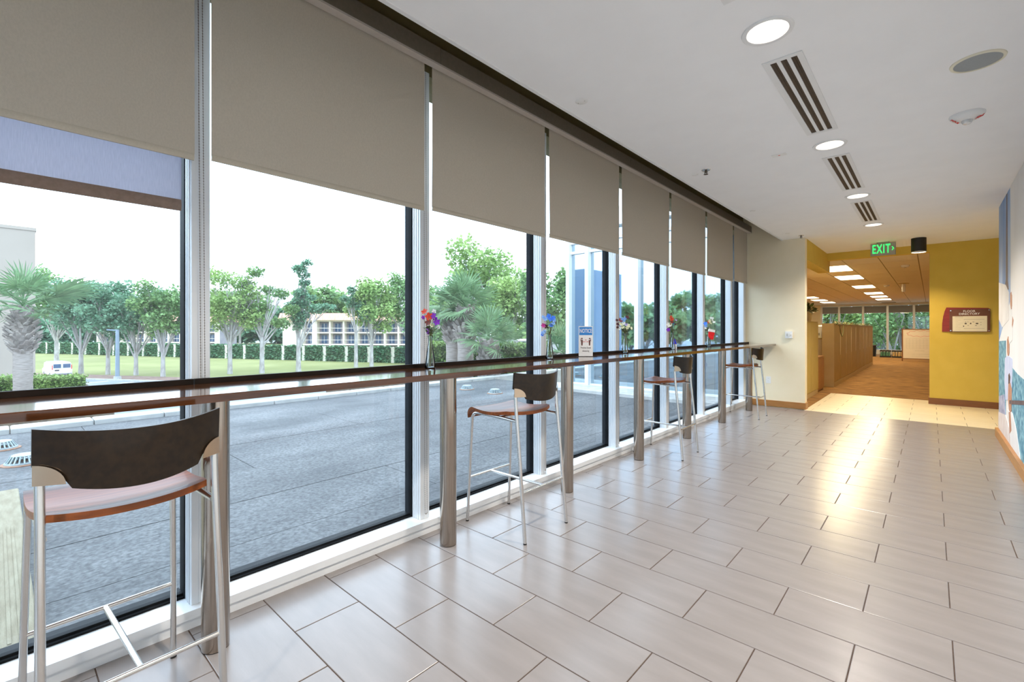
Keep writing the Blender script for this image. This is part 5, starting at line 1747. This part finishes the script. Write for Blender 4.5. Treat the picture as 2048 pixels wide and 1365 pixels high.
def apartments(u, d, bays, lab, bw=3.3, rz_off=0.0, gable=True):
    pos = planar(u, d, GZ)
    t = thing('apartment_building', lab, 'building', tuple(pos), YAW + rz_off)
    L = bays * bw
    fh = 2.85
    MB().box(0, L, 1.6, 10, 0, 3 * fh + 0.3).build('wall', M_RECESS, t)
    if gable:
        MB().box(-5.0, 0.0, 0.4, 10, 0, 3 * fh + 0.3).build('gable_wall', M_STUC, t)
    for k in range(1, 4):
        MB().box(0, L, 0.0, 1.6, k * fh - 0.05, k * fh + 0.25).build('balcony_slab', M_STUC, t)
    for k in range(3):
        MB().box(0.05, L, 0.05, 0.12, k * fh + 1.15, k * fh + 1.25).build('railing', M_STUC, t)
    for i in range(bays + 1):
        MB().box(i * bw - 0.2, i * bw + 0.2, -0.1, 1.6, 0, 3 * fh + 0.2).build('column', M_STUC, t)
        if i < bays:
            for k in range(3):
                w_ = MB().box(i * bw + 0.7, i * bw + 2.0, 1.5, 1.6, k * fh + 0.35, k * fh + 2.35).build('window', M_BWIN, t)
                MB().box(i * bw + 1.32, i * bw + 1.38, 1.46, 1.5, k * fh + 0.35, k * fh + 2.35).build('window_bar', M_PAPER, w_)
    x0 = -5.6 if gable else -0.6
    z = 3 * fh + 0.25
    m = MB()
    m.add([(x0, -0.9, z), (L + 0.6, -0.9, z), (L + 0.6, 0.4, z + 1.75), (x0, 0.4, z + 1.75), (L + 0.6, 10.5, z + 1.75), (x0, 10.5, z + 1.75), (x0, 10.5, z), (L + 0.6, 10.5, z)],
          [(0, 1, 2, 3), (3, 2, 4, 5), (0, 3, 5, 6), (1, 7, 4, 2), (6, 5, 4, 7), (0, 6, 7, 1)])
    m.build('roof', M_ROOF, t)
    return t


apartments(605, 112, 9, 'near cream apartment block with terracotta roof and stacked balconies', gable=True)
apartments(195, 130, 10, 'farther cream apartment block with terracotta roof seen between lawn trees', gable=False)
pl = thing('utility_pole', 'white slim pole rising in front of the apartment roof', 'pole', tuple(planar(627, 100, GZ)))
MB().tube([(0, 0, 0), (0, 0, 9.8)], [0.35, 0.28], 10).build('shaft', M_PAPER, pl, True)
MB().box(-0.5, 0.5, -0.05, 0.05, 9.2, 9.4).build('crossarm', M_PAPER, pl)

# pale building at the left
M_LB = mat('pale_building_render', (0.33, 0.275, 0.225), 0.85, col2=(0.37, 0.31, 0.255), scale=0.3)
t = thing('pale_building', 'plain pale rendered building behind the large fan palm', 'building', (-50, -25, GZ))
MB().box(-8, 7, 0, 26.7, 0, 12.9).build('wall', M_LB, t)
MB().box(-8.0, 7.05, 0.0, 26.75, 12.9, 13.1).build('parapet', M_LB, t)
for k in range(2):
    w_ = MB().box(7.0, 7.03, 2 + 8 * k, 5 + 8 * k, 6, 8).build('window', M_BWIN, t)
# dark flat-roofed office block added out of view for the wing glass to mirror
t = thing('blue_office_block', 'dark blue flat-roofed block mirrored in the wing glass', 'building', (-37, -32, GZ))
M_BLK = mat('blue_grey_block', (0.16, 0.22, 0.30), 0.6, col2=(0.19, 0.25, 0.33), scale=0.4)
MB().box(-8, 4.2, -9, 0, 0, 12.6).build('wall', M_BLK, t)
MB().box(1.6, 4.2, -9, 0, 12.6, 14.4).build('upper_storey', M_BLK, t)
MB().box(-8.1, 1.6, -9.1, 0.1, 12.6, 12.8).build('roof_edge', M_RECESS, t)
MB().box(-2.0, 1.0, 0.0, 0.05, 7.6, 8.8).build('window', M_BWIN, t)

# lamp post
t = thing('lamp_post', 'slim grey lamp post with a short arm at the parking lot', 'lamp post', tuple(planar(235, 60, GZ)))
M_POST = mat('grey_blue_post', (0.20, 0.25, 0.30), 0.5, metal=0.3, col2=(0.24, 0.29, 0.34), scale=2)
MB().tube([(0, 0, 0), (0, 0, 6.55)], [0.24, 0.20], 12).build('pole', M_POST, t, True)
MB().rod((0, 0, 6.45), RT * -1.3 + UP * 6.52, 0.3, 0.14).build('arm', M_POST, t)
MB().lathe([(0.0, 0.0), (0.4, 0.0), (0.4, 0.5), (0.0, 0.5)], n=14).build('base', M_KERB, t)

# van
vp = planar(124, 63, GZ)
t = thing('parked_van', 'white cargo van parked with its rear doors in view', 'van', (vp.x, vp.y, GZ), YAW + 0.95)
M_VAN = mat('white_van_paint', (0.78, 0.80, 0.80), 0.3, col2=(0.80, 0.82, 0.82), scale=1, coat=0.4)
f = MB()
prof = [(-1.02, 0.45), (1.02, 0.45), (1.04, 1.15), (0.95, 1.85), (0.80, 2.12), (-0.80, 2.12), (-0.95, 1.85), (-1.04, 1.15)]
f.prism(prof, (0, 0, 0), (1, 0, 0), (0, 0, 1), (0, 1, 0), 0.0, 4.4)
f.build('body', M_VAN, t)
f = MB()
f.prism([(4.4, 0.45), (5.6, 0.5), (5.65, 1.1), (4.9, 1.25), (4.4, 2.0)], (0, 0, 0), (0, 1, 0), (0, 0, 1), (1, 0, 0), -1.0, 1.0)
f.build('hood', M_VAN, t)
for s in (-1, 1):
    a, c = (0.02, 0.92) if s > 0 else (-0.92, -0.02)
    d = MB().box(a, c, -0.03, 0.0, 0.62, 2.0).build('rear_door', M_VAN, t)
    MB().box(a + 0.08, c - 0.08, -0.045, -0.03, 1.35, 1.88).build('rear_window', M_BWIN, d)
    MB().box(s * 0.955 - 0.045, s * 0.955 + 0.045, -0.05, -0.002, 1.15, 1.75).build('tail_light', M_RED, t)
    for y in (1.0, 4.5):
        w_ = MB().tube([(s * 0.80, y, 0.36), (s * 1.03, y, 0.36)], 0.36, 18).build('wheel', M_BLACK, t)
        MB().tube([(s * 1.025, y, 0.36), (s * 1.045, y, 0.36)], 0.20, 14).build('hubcap', M_CHROME, w_)
MB().box(-0.95, 0.95, -0.14, 0.0, 0.42, 0.60).build('bumper', M_RECESS, t)
MB().box(-0.72, -0.28, -0.046, -0.031, 0.95, 1.12).build('licence_plate', M_INK, t)
